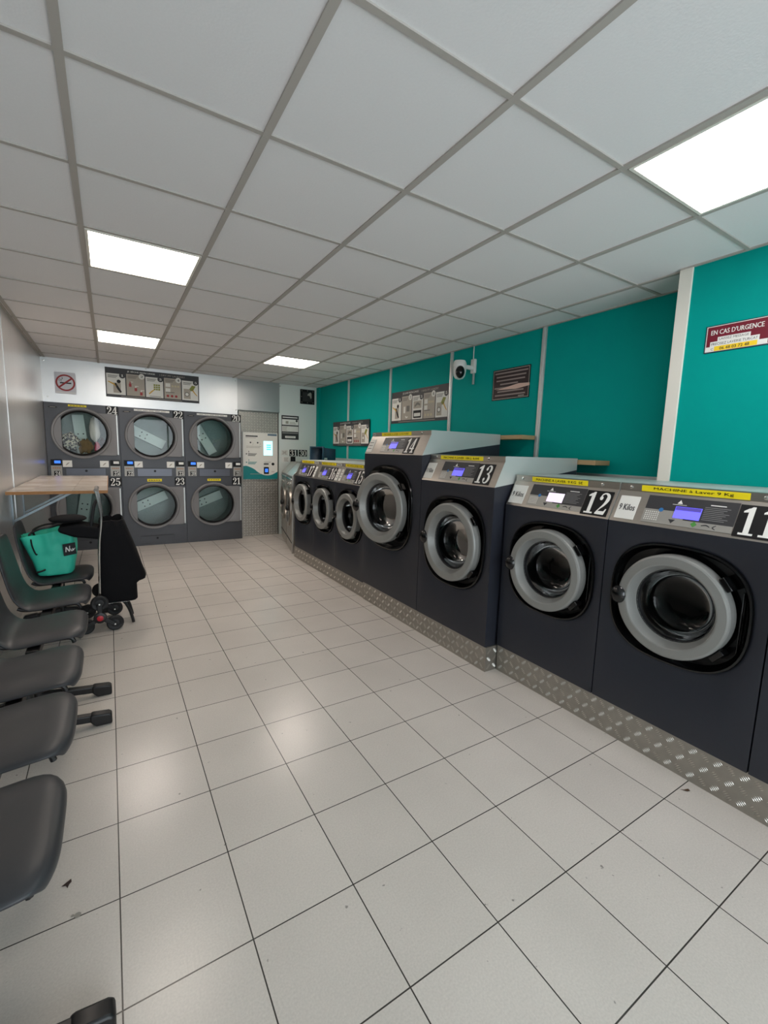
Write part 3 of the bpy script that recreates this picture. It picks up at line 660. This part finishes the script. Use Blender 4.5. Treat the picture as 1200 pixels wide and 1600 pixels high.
bars(mb, pf, .06, .555, .25, 2, .022, .006, .039, 3)
for z, c in ((.455, 2), (.315, 1)):
    mb.poly(pf, circ2(.06, z-.025, .011), .039, c); mb.rect(pf, .095, .105, z, z+.025, .039, c)
    bars(mb, pf, .085, z-.025, .15, 3, .016, .009, .039, c)
mb.rect(pf, .36, .48, .305, .308, .039, 3); mb.rect(pf, .36, .47, .288, .294, .039, 3); mb.rect(pf, .485, .535, .13, .135, .039, 5)
bars(mb, pf, .12, .09, .2, 1, .02, .008, .039, 3)
mb.build('face_plate', [M['pt'], M['ptteal'], M['ink'], M['greypaper'], mat('slate_print', (95, 120, 140), .5), M['red']], t, fixn=False)
mb = MB().fbox(pf, .352, .502, .412, .652, .038, .041, 0)
for k in range(3): mb.rect(pf, .40, .475, .575-.035*k, .593-.035*k, .0415, 1)
mb.build('screen', [M['cyan'], M['cyan2']], t, fixn=False)
MB().fbox(pf, .352, .435, .255, .275, .036, .044).build('card_slot', M['black'], t, bevel=.002)
rd = MB().fbox(pf, .352, .436, .095, .212, .036, .052).build('card_reader', M['black'], t, bevel=.004)
MB().fbox(pf, .37, .418, .125, .185, .052, .053).build('reader_display', M['blueled'], rd)
MB().lathe(fr_at(pf, .51, .265), [(.024, .038), (.024, .048), (.016, .052), (.014, .046)], 18, cap1=True).build('lock', M['black'], t)

# price list, grille, small plates on the right back sheet
bf = frame((0, 7.55, 0), (1, 0, 0), (0, 0, 1))
def flat(name, label, cat, mb, mats, loc, group=None): return tag(mb.build(name, mats, loc=loc, fixn=False), label, cat, group)
mb = MB().fbox(bf, 2.556, 2.868, 1.675, 2.086, 0, .004, 0)
mb.rect(bf, 2.575, 2.845, 2.045, 2.062, .0046, 1); mb.rect(bf, 2.565, 2.86, 1.925, 2.02, .0046, 1); mb.rect(bf, 2.565, 2.86, 1.81, 1.905, .0046, 3)
mb.poly(bf, circ2(2.83, 2.0, .02), .005, 0); mb.rect(bf, 2.63, 2.68, 1.945, 1.99, .005, 2); mb.rect(bf, 2.70, 2.82, 1.945, 1.952, .005, 2); mb.rect(bf, 2.70, 2.80, 1.965, 1.972, .005, 2)
bars(mb, bf, 2.58, 1.885, .08, 4, .02, .008, .005, 2); bars(mb, bf, 2.70, 1.885, .14, 4, .02, .008, .005, 1)
mb.rect(bf, 2.62, 2.81, 1.70, 1.735, .0046, 1); bars(mb, bf, 2.64, 1.714, .15, 1, .02, .008, .005, 2); mb.rect(bf, 2.57, 2.855, 1.782, 1.788, .0046, 3)
flat('price_list', 'dark portrait notice with white boxes on the back wall, right of the payment terminal', 'notice', mb, [M['ink'], M['white'], M['greypaper'], M['paper']], (2.71, 7.55, 1.675))
mb = MB().fbox(bf, 2.893, 3.158, 2.305, 2.556, 0, .012, 0)
for x, z in ((2.92, 2.335), (3.13, 2.335), (2.92, 2.53), (3.13, 2.53), (3.025, 2.33), (3.025, 2.535), (2.915, 2.43)): mb.poly(bf, circ2(x, z, .006, 8), .0126, 1)
mb.fbox(bf, 2.935, 3.11, 2.35, 2.51, .012, .016, 2)
mb.poly(bf, [(3.03, 2.48), (3.08, 2.515), (3.10, 2.49), (3.10, 2.42), (3.085, 2.40), (3.065, 2.45), (3.02, 2.455)], .0166, 1)
for k in range(6): mb.rect(bf, 2.945, 3.02, 2.36+.025*k, 2.367+.025*k, .0166, 3)
flat('vent_cover', 'square black screwed cover plate high on the back wall by the teal corner', 'vent cover', mb, [M['black'], M['greypaper'], mat('dark_mesh', (34, 34, 34), .6), M['ink']], (3.025, 7.55, 2.305))
for num, a, b in (('31', 2.70, 2.853), ('30', 2.872, 3.028)):
    mb = MB().fbox(bf, a, b, 1.385, 1.50, 0, .003, 0); mb.digits(bf, num, a+.01, 1.392, b-a-.02, .10, .0036, 1)
    flat('number_plate', 'black plate with white number %s low on the back wall' % num, 'number plate', mb, [M['black'], M['white']], ((a+b)/2, 7.55, 1.385), 'number plates 31 and 30')
mb = MB().fbox(bf, 2.55, 2.67, 1.40, 1.49, 0, .002, 0); mb.text(bf, '3€', 2.57, 1.415, .08, .06, .0026, 1, .01)
flat('price_sticker', 'white 3€ price sticker left of number plate 31', 'sticker', mb, [M['paper'], M['greypaper']], (2.61, 7.55, 1.40))
mb = MB().fbox(bf, 2.565, 2.695, 1.285, 1.375, 0, .002, 0); bars(mb, bf, 2.60, 1.35, .08, 4, .018, .008, .0026, 1)
flat('notice_card', 'white card below the 3€ sticker on the back wall', 'notice', mb, [M['white'], M['greypaper']], (2.63, 7.55, 1.285))
mb = MB().fbox(bf, 2.72, 2.81, 1.285, 1.378, 0, .002, 0); mb.poly(bf, circ2(2.765, 1.33, .014), .0026, 1)
flat('black_sticker', 'small black square sticker below number plate 31', 'sticker', mb, [M['black'], M['ink']], (2.765, 7.55, 1.285))

# ------------------------------------------------------------------ signs
def instruction_board(label, fr, W, H, loc, heading1, heading2, kind):
    mb = MB().fbox(fr, 0, W, 0, H, 0, .005, 0); z = .0056
    hb = H*.17; mb.text(fr, heading1, W*.22, H*.875, W*.29, H*.075, z, 1, .004); mb.text(fr, heading2, W*.56, H*.88, W*.28, H*.06, z, 2)
    mb.rect(fr, W*.15, W*.8, H*.035, H*.05, z, 2)
    pw = W*.186; gap = W*.012
    for k in range(5):
        x = gap*.9+k*(pw+gap); y0, y1 = H*.09, H*.80 if k % 2 == 0 else H*.83
        mb.rect(fr, x, x+pw, y0, y1, z, 1 if k % 2 == 0 else 3)
        mb.poly(fr, circ2(x+pw*.85, y1-H*.05, pw*.17), z+.0005, 0 if k % 2 == 0 else 1)
        mb.digits(fr, str(k+1), x+pw*.77, y1-H*.09, pw*.16, H*.08, z+.001, 1 if k % 2 == 0 else 4)
        bars(mb, fr, x+pw*.08, y1-H*.07, pw*.55, 3, H*.035, H*.016, z+.0005, 5)
        cx, cy = x+pw*.5, y0+(y1-y0)*.4
        if k == 0:
            mb.rect(fr, cx-pw*.15, cx+pw*.25, y0+H*.06, cy+H*.12, z+.0005, 3); mb.rib(fr, [(cx-pw*.42, cy+H*.15, .012), (cx-.02, cy+H*.06, .02), (cx, cy, .012)], z+.001, 6)
            mb.rib(fr, [(cx-.01, cy+H*.1, .02), (cx+pw*.12, cy-H*.08, .03), (cx+pw*.26, cy-H*.2, .02)], z+.001, 4)
            mb.poly(fr, circ2(cx+pw*.15, cy+H*.17, pw*.11), z+.001, 4)
        elif k == 1:
            if kind == 'dry':
                for q in range(3):
                    X, Y = x+pw*(.2+.3*q), y0+(y1-y0)*(.52-.18*q)
                    mb.rect(fr, X-pw*.07, X+pw*.07, Y-H*.08, Y+H*.03, z+.001, 7); mb.rect(fr, X-pw*.03, X+pw*.03, Y+H*.03, Y+H*.1, z+.001, 1 if q else 7); mb.rect(fr, X, X+pw*.16, Y+H*.08, Y+H*.1, z+.001, 1)
            else:
                mb.rect(fr, cx-pw*.3, cx-pw*.12, cy-H*.08, cy+H*.12, z+.001, 1); mb.rect(fr, cx, cx+pw*.3, cy-H*.04, cy+H*.14, z+.001, 5); mb.rib(fr, [(cx-pw*.1, cy-H*.17, .01), (cx, cy-H*.22, .02), (cx+pw*.15, cy-H*.2, .01)], z+.001, 1)
        elif k == 2:
            if kind == 'dry':
                for a in range(3):
                    for b in range(3): mb.rect(fr, cx-pw*.05+a*pw*.13, cx+pw*.06+a*pw*.13, cy-H*.02+b*H*.075, cy+H*.04+b*H*.075, z+.001, 8)
                mb.rib(fr, [(cx-pw*.32, cy-H*.17, .014), (cx-pw*.15, cy-H*.07, .018), (cx, cy, .01)], z+.001, 6)
            else:
                mb.rect(fr, cx-pw*.38, cx+pw*.38, cy-H*.24, cy-H*.02, z+.001, 4); mb.rect(fr, cx-pw*.3, cx+pw*.3, cy-H*.2, cy-H*.1, z+.0015, 1)
                mb.rect(fr, cx-pw*.38, cx+pw*.38, cy+H*.04, cy+H*.26, z+.001, 3); mb.rib(fr, [(cx-pw*.25, cy+H*.1, .02), (cx, cy+H*.18, .03), (cx+pw*.25, cy+H*.13, .02)], z+.0015, 5)
            mb.rect(fr, cx-pw*.3, cx+pw*.35, y0+H*.03, y0+H*.05, z+.001, 5)
        elif k == 3:
            for q in range(2): mb.rect(fr, x+pw*.08, x+pw*.36, cy+H*(.13-.18*q), cy+H*(.26-.18*q), z+.001, 1)
            for q in range(3): mb.poly(fr, circ2(x+pw*(.5+.17*q), cy+H*.17, pw*.07, 10), z+.001, 9); mb.poly(fr, circ2(x+pw*(.2+.25*q), y0+H*.1, pw*.08, 10), z+.001, 9 if kind == 'wash' else 7)
            mb.rect(fr, x+pw*.08, x+pw*.6, cy-H*.08, cy-H*.05, z+.001, 5)
        else:
            mb.rect(fr, x+pw*.1, x+pw*.52, y0+H*.05, cy+H*.13, z+.0008, 3); mb.poly(fr, circ2(x+pw*.3, cy-H*.07, pw*.15), z+.001, 5); mb.poly(fr, circ2(x+pw*.3, cy-H*.07, pw*.10), z+.0014, 1)
            mb.poly(fr, [(x+pw*.45, cy+H*.13), (x+pw*.62, cy+H*.27), (x+pw*.85, cy+H*.25), (x+pw*.7, cy+H*.1), (x+pw*.55, cy+H*.05)], z+.001, 8); mb.rib(fr, [(x+pw*.62, cy+H*.12, .02), (x+pw*.8, cy-H*.02, .014), (x+pw*.93, cy-H*.1, .01)], z+.001, 6)
    return flat('instruction_board', label, 'sign', mb, [M['ink'], M['paper'], M['greypaper'], mat('taupe_print', (168, 160, 148), .6), M['black'], mat('midgrey_print', (110, 108, 104), .6), M['skin'], M['red'], M['olive'], mat('beige_print', (190, 180, 150), .6)], loc, 'five-step instruction boards')
instruction_board('dark five-step drying instruction board above the dryers on the back wall', frame((-.003, 7.44, 2.16), (1, 0, 0), (0, 0, 1)), 1.218, .402, (.6, 7.44, 2.16), 'JE SÈCHE MON LINGE', 'I DRY MY LAUNDRY', 'dry')
instruction_board('five-step washing board between two trims on the teal wall, above machine 14', frame((XR, 5.07, 1.88), (0, -1, 0), (0, 0, 1)), 1.175, .40, (XR, 4.48, 1.88), 'JE LAVE MON LINGE', 'I WASH MY LAUNDRY', 'wash')
instruction_board('smaller lower instruction board across a trim on the teal wall, left of machine 14', frame((XR-.02, 6.84, 1.585), (0, -1, 0), (0, 0, 1)), 1.22, .385, (XR-.02, 6.23, 1.585), 'JE LAVE MON LINGE', 'I WASH MY LAUNDRY', 'wash2')
# no smoking
nf = frame((-.577, 7.44, 2.15), (1, 0, 0), (0, 0, 1)); mb = MB().fbox(nf, 0, .235, 0, .28, 0, .003, 0)
cx, cy = .118, .145
vs = [fp(nf, cx+r*math.cos(2*PI*k/40), cy+r*math.sin(2*PI*k/40), .0036) for r in (.108, .088) for k in range(40)]
mb.add(vs, [(k, (k+1) % 40, 40+(k+1) % 40, 40+k) for k in range(40)], 1)
mb.poly(nf, [(cx-.08, cy-.055), (cx-.065, cy-.07), (cx+.08, cy+.055), (cx+.065, cy+.07)], .0042, 1)
mb.rect(nf, cx-.06, cx+.065, cy-.012, cy+.006, .0038, 2); mb.rib(nf, [(cx-.04, cy+.015, .006), (cx-.05, cy+.035, .006), (cx-.03, cy+.05, .006), (cx-.035, cy+.07, .006)], .0038, 2); mb.rib(nf, [(cx-.06, cy+.015, .005), (cx-.07, cy+.035, .005), (cx-.055, cy+.05, .005)], .0038, 2)
mb.rect(nf, .01, .225, .012, .022, .0038, 3)
flat('no_smoking_sign', 'red and white no smoking sign high on the back wall at the left', 'sign', mb, [mat('sleeve_paper', (206, 206, 212), .3), M['red'], M['ink'], M['white']], (-.46, 7.44, 2.15))
# dark notice with torn strip
tf = frame((XR, 3.24, 2.03), (0, -1, 0), (0, 0, 1)); W, H = .455, .287
mb = MB().fbox(tf, 0, W, 0, H, 0, .004, 0); mb.rect(tf, .008, W-.008, .008, H-.008, .0044, 1); mb.rect(tf, .014, W-.014, .014, H-.014, .0048, 2)
for k, (a, b) in enumerate(((.03, .43), (.05, .41), (.05, .40), (.1, .32), (.03, .40), (.07, .39), (.04, .41))): 
    mb.rect(tf, a, b, H-.045-.034*k, H-.032-.034*k, .0052, 3)
mb.rect(tf, .33, .40, .02, .028, .0052, 1)
mb.poly(tf, [(.05, .098), (.16, .112), (.33, .135), (.455, .128), (.455, .105), (.30, .088), (.22, .092)], .006, 4)
flat('wall_notice', 'black notice with grey lines and a torn pink strip, right of the camera', 'notice', mb, [M['black'], M['greypaper'], mat('dark_brown_print', (38, 16, 20), .45), mat('faint_print', (150, 135, 130), .6), mat('torn_pink', (225, 190, 175), .6)], (XR, 3.01, 2.03))
# emergency sign
ef = frame((XN, 1.272, 2.105), (0, -1, 0), (0, 0, 1)); W, H = .30, .146
mb = MB().fbox(ef, 0, W, 0, H, 0, .004, 0); mb.rect(ef, .005, W-.005, .005, H-.004, .0044, 1); mb.rect(ef, .009, W-.009, .008, H-.008, .0048, 2)
mb.text(ef, "EN CAS D'URGENCE", .028, .094, .238, .026, .0054, 3, .012)
mb.rect(ef, .062, .212, .058, .080, .0052, 3); mb.text(ef, 'LAISSEZ MESSAGE', .07, .063, .134, .012, .0058, 4)
mb.rect(ef, .028, .252, .032, .058, .0052, 3); mb.text(ef, 'PRECISEZ LAVERIE TURCAT', .034, .038, .212, .013, .0058, 4)
mb.rect(ef, .009, W-.012, .008, .032, .0052, 3); mb.rect(ef, .05, .245, .007, .032, .0056, 5); mb.text(ef, '06 48 03 72 48', .076, .011, .135, .015, .0062, 4, .006)
mb.text(ef, 'C', .034, .012, .012, .012, .0062, 4)
flat('emergency_sign', 'maroon emergency sign with yellow phone number strip on the teal wall at the right', 'sign', mb, [mat('navy_edge', (30, 36, 60), .4), M['paper'], M['maroon'], M['white'], M['ink'], mat('amber_strip', (250, 212, 40), .5)], (XN, 1.12, 2.105))

# security camera
t = thing('security_camera', 'white dome security camera mounted near the top of the teal wall', 'security camera', (XR, 3.54, 2.30))
MB().box(XR-.03, XR, 3.485, 3.545, 2.33, 2.47).box(XR-.16, XR-.02, 3.50, 3.53, 2.36, 2.40).build('bracket', M['camwhite'], t, bevel=.006)
cfm = frame((XR-.17, 3.55, 2.385), (1, 0, 0), (0, 1, 0))
MB().lathe(cfm, [(.02, .06), (.055, .055), (.068, .03), (.07, .0), (.069, -.005), (.066, -.008), (.068, -.012), (.066, -.05), (.058, -.095), (.040, -.12), (.01, -.13)], 28, cap0=True, cap1=True).build('body', M['camwhite'], t)
MB().ell((XR-.20, 3.505, 2.322), (.046, .046, .062)).build('lens', M['gloss'], t)
MB().tube([(XR-.012, 3.51, 2.33), (XR-.012, 3.51, 2.22)], .012, 10).build('antenna', mat('grey_antenna', (150, 160, 155), .5), t)
MB().tube([(XR-.008, 3.53, 2.47), (XR-.008, 3.53, ZC)], .005, 8).build('cable', M['camwhite'], t)

# boards behind the machines
for lab, x0, y0, y1, z in (('raw wooden board behind the tall machine 14, ending at the wall trim', 3.034, 2.66, 3.85, 1.648), ('raw wooden board sticking out behind machine 13, above machine 12', 3.018, 1.95, 2.64, 1.45)):
    tag(MB().box(x0, XR-.03, y0, y1, z, z+.036).build('wooden_board', M['wood'], loc=((x0+XR)/2, (y0+y1)/2, z), bevel=.002), lab, 'board', 'wooden boards behind the machines')

# crate lying on its side
t = thing('plastic_crate', 'dark blue plastic crate lying on its side behind machine 17', 'crate', (2.80, 6.30, 1.302), math.radians(22))
bw = dict(world=False); mb = MB(); a, b, h, tk = .15, .125, .24, .008
o_ = [(-a, -b, 0), (-a, b, 0), (-a, b, h), (-a, -b, h)]; i_ = [(a, -b*.86, .012), (a, b*.86, .012), (a, b*.86, h-.014), (a, -b*.86, h-.014)]
mb.add(o_+i_, [(0,1,5,4),(1,2,6,5),(2,3,7,6),(3,0,4,7),(4,5,6,7)])
mb.build('shell', M['bin'], t, solid=tk, fixn=True, **bw)
mb = MB()
for q in ((-a-.012, -a+.02, -b-.016, -b, 0, h), (-a-.012, -a+.02, b, b+.016, 0, h), (-a-.012, -a+.02, -b-.016, b+.016, h, h+.016), (-a-.012, -a+.02, -b-.016, b+.016, -.0, .012)): mb.box(*q)
mb.build('rim', mat('crate_rim', (42, 74, 92), .4), t, bevel=.004, **bw)
mb = MB().box(-a+.03, -a+.09, -b-.006, -b+.004, .03, .09, 0); mb.box(-a+.045, -a+.075, -b-.007, -b, .045, .07, 1)
mb.build('tag', [M['white'], M['greypaper']], t, **bw)

# ------------------------------------------------------------------ beam seating on the left
def seat_mesh(y, xf=-.155):
    prof = [(0, .395), (.004, .425), (.03, .440), (.09, .443), (.18, .436), (.27, .424), (.34, .420), (.375, .432), (.405, .468), (.425, .53), (.44, .60), (.455, .68), (.468, .75), (.478, .81), (.484, .85), (.486, .87)]
    wid = [.195, .222, .240, .247, .247, .243, .238, .233, .230, .230, .228, .224, .215, .198, .170, .13]
    nv = 16; L = []
    for (d, z), wd in zip(prof, wid):
        row = []
        for k in range(nv+1):
            s = -1+2*k/nv; e = abs(s)**4
            zz = z; xx = xf-d
            if d < .36: zz = z + .010*s*s - .030*e
            else: xx = xx + .02*s*s + .0*e; xx -= .018*abs(s)**6
            if d < .06: xx -= .030*abs(s)**5
            row.append(V((xx, y+s*wd, zz)))
        L.append(row)
    mb = MB(); n = nv+1; vs = [p for r in L for p in r]
    return mb.add(vs, [(i*n+k, i*n+k+1, (i+1)*n+k+1, (i+1)*n+k) for i in range(len(L)-1) for k in range(nv)])
def bench(label, ys, legs, y0, y1):
    t = thing('beam_seating', label, 'bench', (-.40, (y0+y1)/2, 0), 0, 'beam benches along the steel wall')
    MB().box(-.43, -.37, y0, y1, .335, .385).build('beam', M['blackplastic'], t, bevel=.006)
    for y in ys:
        s = seat_mesh(y).build('seat', M['seat'], t, solid=.016, subsurf=1, ang=180)
        for q in (-.17, .17):
            MB().tube([(-.56, y+q, .405), (-.50, y+q, .385), (-.30, y+q, .392), (-.235, y+q, .388), (-.22, y+q, .36)], .011, 8).build('seat_bracket', M['blackplastic'], s)
    for y in legs:
        l = MB().tube([(-.40, y, .34), (-.40, y, .05)], .026, 12).build('leg', M['blackplastic'], t)
        mb = MB().prism(frame((0, y+.02, 0), (1, 0, 0), (0, 0, 1)), [(-.66, .02), (-.66, .05), (-.43, .090), (-.37, .090), (-.10, .062), (-.10, .022), (-.37, .05), (-.43, .05)], 0, .04)
        mb.build('foot_bar', M['blackplastic'], l, bevel=.006)
        for xe, d in ((-.05, -1), (-.67, 1)):
            MB().prism(frame((0, y+.026, 0), (1, 0, 0), (0, 0, 1)), [(xe, 0), (xe, .052), (xe+d*.015, .062), (xe+d*.085, .070), (xe+d*.10, .066), (xe+d*.10, .03), (xe+d*.075, .0)], 0, .052).build('foot_cap', M['blackplastic'], l, bevel=.008)
bench('near row of dark plastic beam seats along the left wall, cut by the photo edge', (1.45, 2.02, 2.555), (1.165, 2.66), 1.10, 2.80)
bench('far row of dark plastic beam seats holding the turquoise bag', (3.15, 3.79, 4.43), (2.99, 4.55), 2.88, 4.68)

# ------------------------------------------------------------------ wall table
t = thing('wall_table', 'wood-print folding table top bracketed to the steel wall before the dryers', 'table', (-.37, 5.4, 1.10))
MB().box(-.70, -.03, 4.43, 6.55, 1.086, 1.106).build('table_top', M['table'], t)
MB().box(-.70, -.028, 4.425, 4.431, 1.082, 1.1065).box(-.03, -.026, 4.43, 6.55, 1.084, 1.1062).build('edge_band', M['woodedge'], t)
for y, y2 in ((4.74, 4.70), (5.30, 5.28)):
    b = MB().box(XL+.001, XL+.012, y-.015, y+.015, .80, 1.085).build('wall_bracket', M['bracket'], t)
    MB().fbox(frame((XL+.015, y-.015, .835), (.43, 0, .245), (-.245, 0, .43)), 0, .49, -.009, .009, -.018, 0).build('strut', M['bracket'], b)
    MB().box(XL+.01, -.24, y-.02, y+.02, 1.075, 1.086).build('support_arm', M['bracket'], b)

# ------------------------------------------------------------------ turquoise tote bag
t = thing('tote_bag', 'turquoise shopping bag with black handles and label sitting on a dark seat', 'bag', (-.455, 4.43, .432))
NL = 64
def bagloop(z, f, grow):
    out = []
    wl = .095+.10*grow; wr = .135+.025*grow+.015*math.sin(PI*min(1, grow*1.1))
    for k in range(NL):
        a = 2*PI*k/NL; c, s = math.cos(a), math.sin(a); e = 4
        r = (abs(c/(wr if c > 0 else wl))**e+abs(s/(.105+.03*grow))**e)**(-1/e)
        x, y = r*c, r*s
        q = noise.noise(V((c*3, s*3, z*4+3)))*.012*(.3+grow) + noise.noise(V((x*20, y*20, z*30)))*.009 + .006*math.sin(7*a+9*z)*grow
        tilt = -.03*(1-grow) 
        zt = z + (grow*grow)*(.040*(x/.18) + .018*noise.noise(V((x*12, y*12, 1))))
        out.append(V((-.43+x*(1+q/.22), 4.40+y*(1+q/.10), zt)))
    return out
zs_ = [.436, .445, .47, .50, .53, .56, .59, .62, .65, .68, .71, .74, .77, .80]
LL = [bagloop(z, 0, (z-.436)/.364) for z in zs_]
LL[0] = [V((-.43+(p.x+.43)*.9, 4.40+(p.y-4.40)*.9, .436)) for p in LL[0]]
body = MB().loops(LL, cap0=True).build('bag_body', M['bagteal'], t, solid=.003, subsurf=1, ang=180)
for yy, sgn in ((4.30, -1), (4.50, 1)):
    MB().tube([(-.55, yy, .74), (-.555, yy, .785), (-.50, yy+.03, .815), (-.43, yy+.05, .825), (-.36, yy+.02, .845), (-.31, yy, .83), (-.305, yy, .76)], .008, 8).build('handle', M['blackplastic'], t)
lf = frame((-.345, 4.262, .60), (.95, .25, .10), (-.06, -.02, 1))
mb = MB().fbox(lf, 0, .085, 0, .095, .0, .004, 0)
mb.rib(lf, [(.016, .03, .006), (.02, .07, .006)], .0046, 1); mb.rib(lf, [(.02, .07, .008), (.04, .03, .008)], .0046, 1); mb.rib(lf, [(.04, .03, .006), (.045, .075, .006)], .0046, 1)
mb.rib(lf, [(.05, .05, .005), (.053, .033, .005), (.06, .033, .005), (.064, .05, .005), (.066, .034, .005), (.074, .045, .004), (.08, .05, .004)], .0046, 1)
mb.build('label', [M['black'], M['white']], t, fixn=False)['label'] = 'black label with white script'
MB().tube([(-.545, 4.268, .75), (-.538, 4.262, .69), (-.52, 4.262, .63), (-.513, 4.264, .633)], .0055, 6).build('zip_pull', M['blackplastic'], t)
MB().tube([(-.575, 4.30, .742), (-.572, 4.295, .715), (-.562, 4.293, .695)], .0055, 6).build('zip_pull', M['blackplastic'], t)
MB().tube([(-.53, 4.29, .478), (-.50, 4.284, .486), (-.47, 4.284, .498)], .007, 6).build('strap_end', M['blackplastic'], t)

# ------------------------------------------------------------------ shopping trolley
TX, TY = 0.02, 4.24
t = thing('shopping_trolley', 'black fabric shopping trolley with tri-star wheels beside the bench', 'shopping trolley', (TX, TY, 0))
def tl(z, xa, xb, hy, e=6, jit=0):
    out = []
    for k in range(40):
        a = 2*PI*k/40; c, s = math.cos(a), math.sin(a); r = (abs(c)**e+abs(s)**e)**(-1/e)
        x, y = r*c, r*s
        out.append(V(((xa+xb)/2+(xb-xa)/2*x+jit*noise.noise(V((c*2, s*2, z*9))), TY+.0+hy*y+jit*noise.noise(V((s*2, c*2, z*9+4))), z+jit*noise.noise(V((c*3, s*3, 7))))))
    return out
MB().loops([tl(.212, -.112, .145, .14), tl(.22, -.118, .152, .148), tl(.35, -.118, .150, .15), tl(.372, -.117, .175, .15), tl(.385, -.117, .215, .15), tl(.41, -.117, .222, .152), tl(.50, -.115, .196, .155, jit=.008), tl(.62, -.112, .160, .155, jit=.01), tl(.74, -.108, .120, .15, jit=.012), tl(.84, -.10, .085, .145, jit=.016), tl(.89, -.095, .075, .14, jit=.02), tl(.895, -.085, .065, .125, jit=.02), tl(.83, -.08, .06, .12)], cap0=True, cap1=True).build('fabric_bag', M['fabric'], t, ang=60)
mb = MB().ell((-.30, TY-.03, .908), (.125, .13, .03)); lid = mb.build('lid_flap', M['fabric'], t)
mb = MB().prism(frame((0, TY+.10, 0), (1, 0, 0), (0, 0, 1)), [(-.36, .855), (-.24, .875), (-.09, .835), (-.09, .745), (-.26, .775), (-.36, .82)], 0, .25)
mb.build('lid_padding', M['fabric'], lid, bevel=.02)
MB().tube([(-.15, TY-.1, .85), (-.125, TY-.1, 1.0), (-.10, TY-.1, 1.06)], .012, 8).build('strap', M['blackplastic'], t)
for yy in (TY-.14, TY+.14):
    MB().tube([(-.118, yy, .16), (-.112, yy, .40), (-.10, yy, .70), (-.082, yy, .86), (-.078, yy, .93), (-.088, yy, 1.03), (-.103, yy, 1.13)], .0095, 10).build('handle_tube', M['chrome'], t)
MB().tube([(-.103, TY-.148, 1.135), (-.103, TY+.148, 1.135)], .016, 12).build('handle_grip', mat('grey_grip', (120, 116, 112), .6), t)
MB().tube([(-.117, TY-.20, .125), (-.117, TY+.20, .125)], .011, 10).build('axle', M['chrome'], t)
MB().box(-.12, .10, TY-.12, TY+.12, .205, .212).build('base_plate', M['chrome'], t)
for yy in (TY-.19, TY+.19):
    st = MB(); hub = (-.120, .128); wc = [(-.120, .240), (-.219, .062), (-.020, .062)]
    sf_ = frame((0, yy, 0), (1, 0, 0), (0, 0, 1))
    for c_ in wc: st.fbox(frame((hub[0], yy, hub[1]), (c_[0]-hub[0], 0, c_[1]-hub[1]), (-(c_[1]-hub[1]), 0, c_[0]-hub[0])), 0, math.dist(hub, c_), -.017, .017, .018, .034)
    st.lathe(fr_at(sf_, *hub), [(.045, .016), (.045, .036), (.03, .040)], 20, cap0=True, cap1=True)
    st = st.build('wheel_carrier', M['blackplastic'], t, bevel=.004)
    MB().lathe(fr_at(sf_, *hub), [(.022, .038), (.022, .047), (.012, .050)], 16, cap1=True).build('hub_cap', M['hub'], st)
    for c_ in wc:
        mb = MB().lathe(fr_at(sf_, *c_), [(.03, -.016), (.052, -.018), (.0615, -.010), (.0615, .006), (.052, .014), (.036, .012), (.030, .008), (.012, .012), (.004, .012)], 28, 0, cap0=True, cap1=True)
        mb.lathe(fr_at(sf_, *c_), [(.006, .036), (.006, .040)], 8, 1, cap1=True)
        mb.build('wheel', [mat('rubber', (30, 30, 32), .6), M['white']], st)
for yy in (TY-.10, TY+.11):
    MB().tube([(-.01, yy, .215), (.045, yy, .205), (.085, yy, .13), (.105, yy, .05), (.112, yy, .012)], .012, 8).build('stand_leg', M['blackplastic'], t)

# ------------------------------------------------------------------ floor litter
tag(MB().poly(IDF, [(-.205, 1.672), (-.19, 1.682), (-.178, 1.69), (-.176, 1.676), (-.183, 1.668), (-.186, 1.655), (-.192, 1.668)], .002).build('dried_leaf', mat('leaf_brown', (52, 36, 32), .8), loc=(-.19, 1.672, 0)), 'small dark dry leaf on the tiles beside the nearest bench', 'litter')
tag(MB().poly(IDF, [(2.165, .83), (2.18, .818), (2.203, .812), (2.198, .80), (2.18, .805)], .002).build('dirt_crumb', mat('rust_brown', (78, 56, 36), .8), loc=(2.185, .812, 0)), 'small brown crumb on the tiles by the near plinth', 'litter')
tag(MB().poly(IDF, circ2(-.152, 1.535, .010, 9), .0015).poly(IDF, circ2(-.166, 1.540, .005, 7), .0015).build('tape_residue', mat('smudge_grey', (150, 146, 138), .6), loc=(-.152, 1.535, 0)), 'grey scuffed patch on the joint of the tiles below the nearest seat', 'litter')
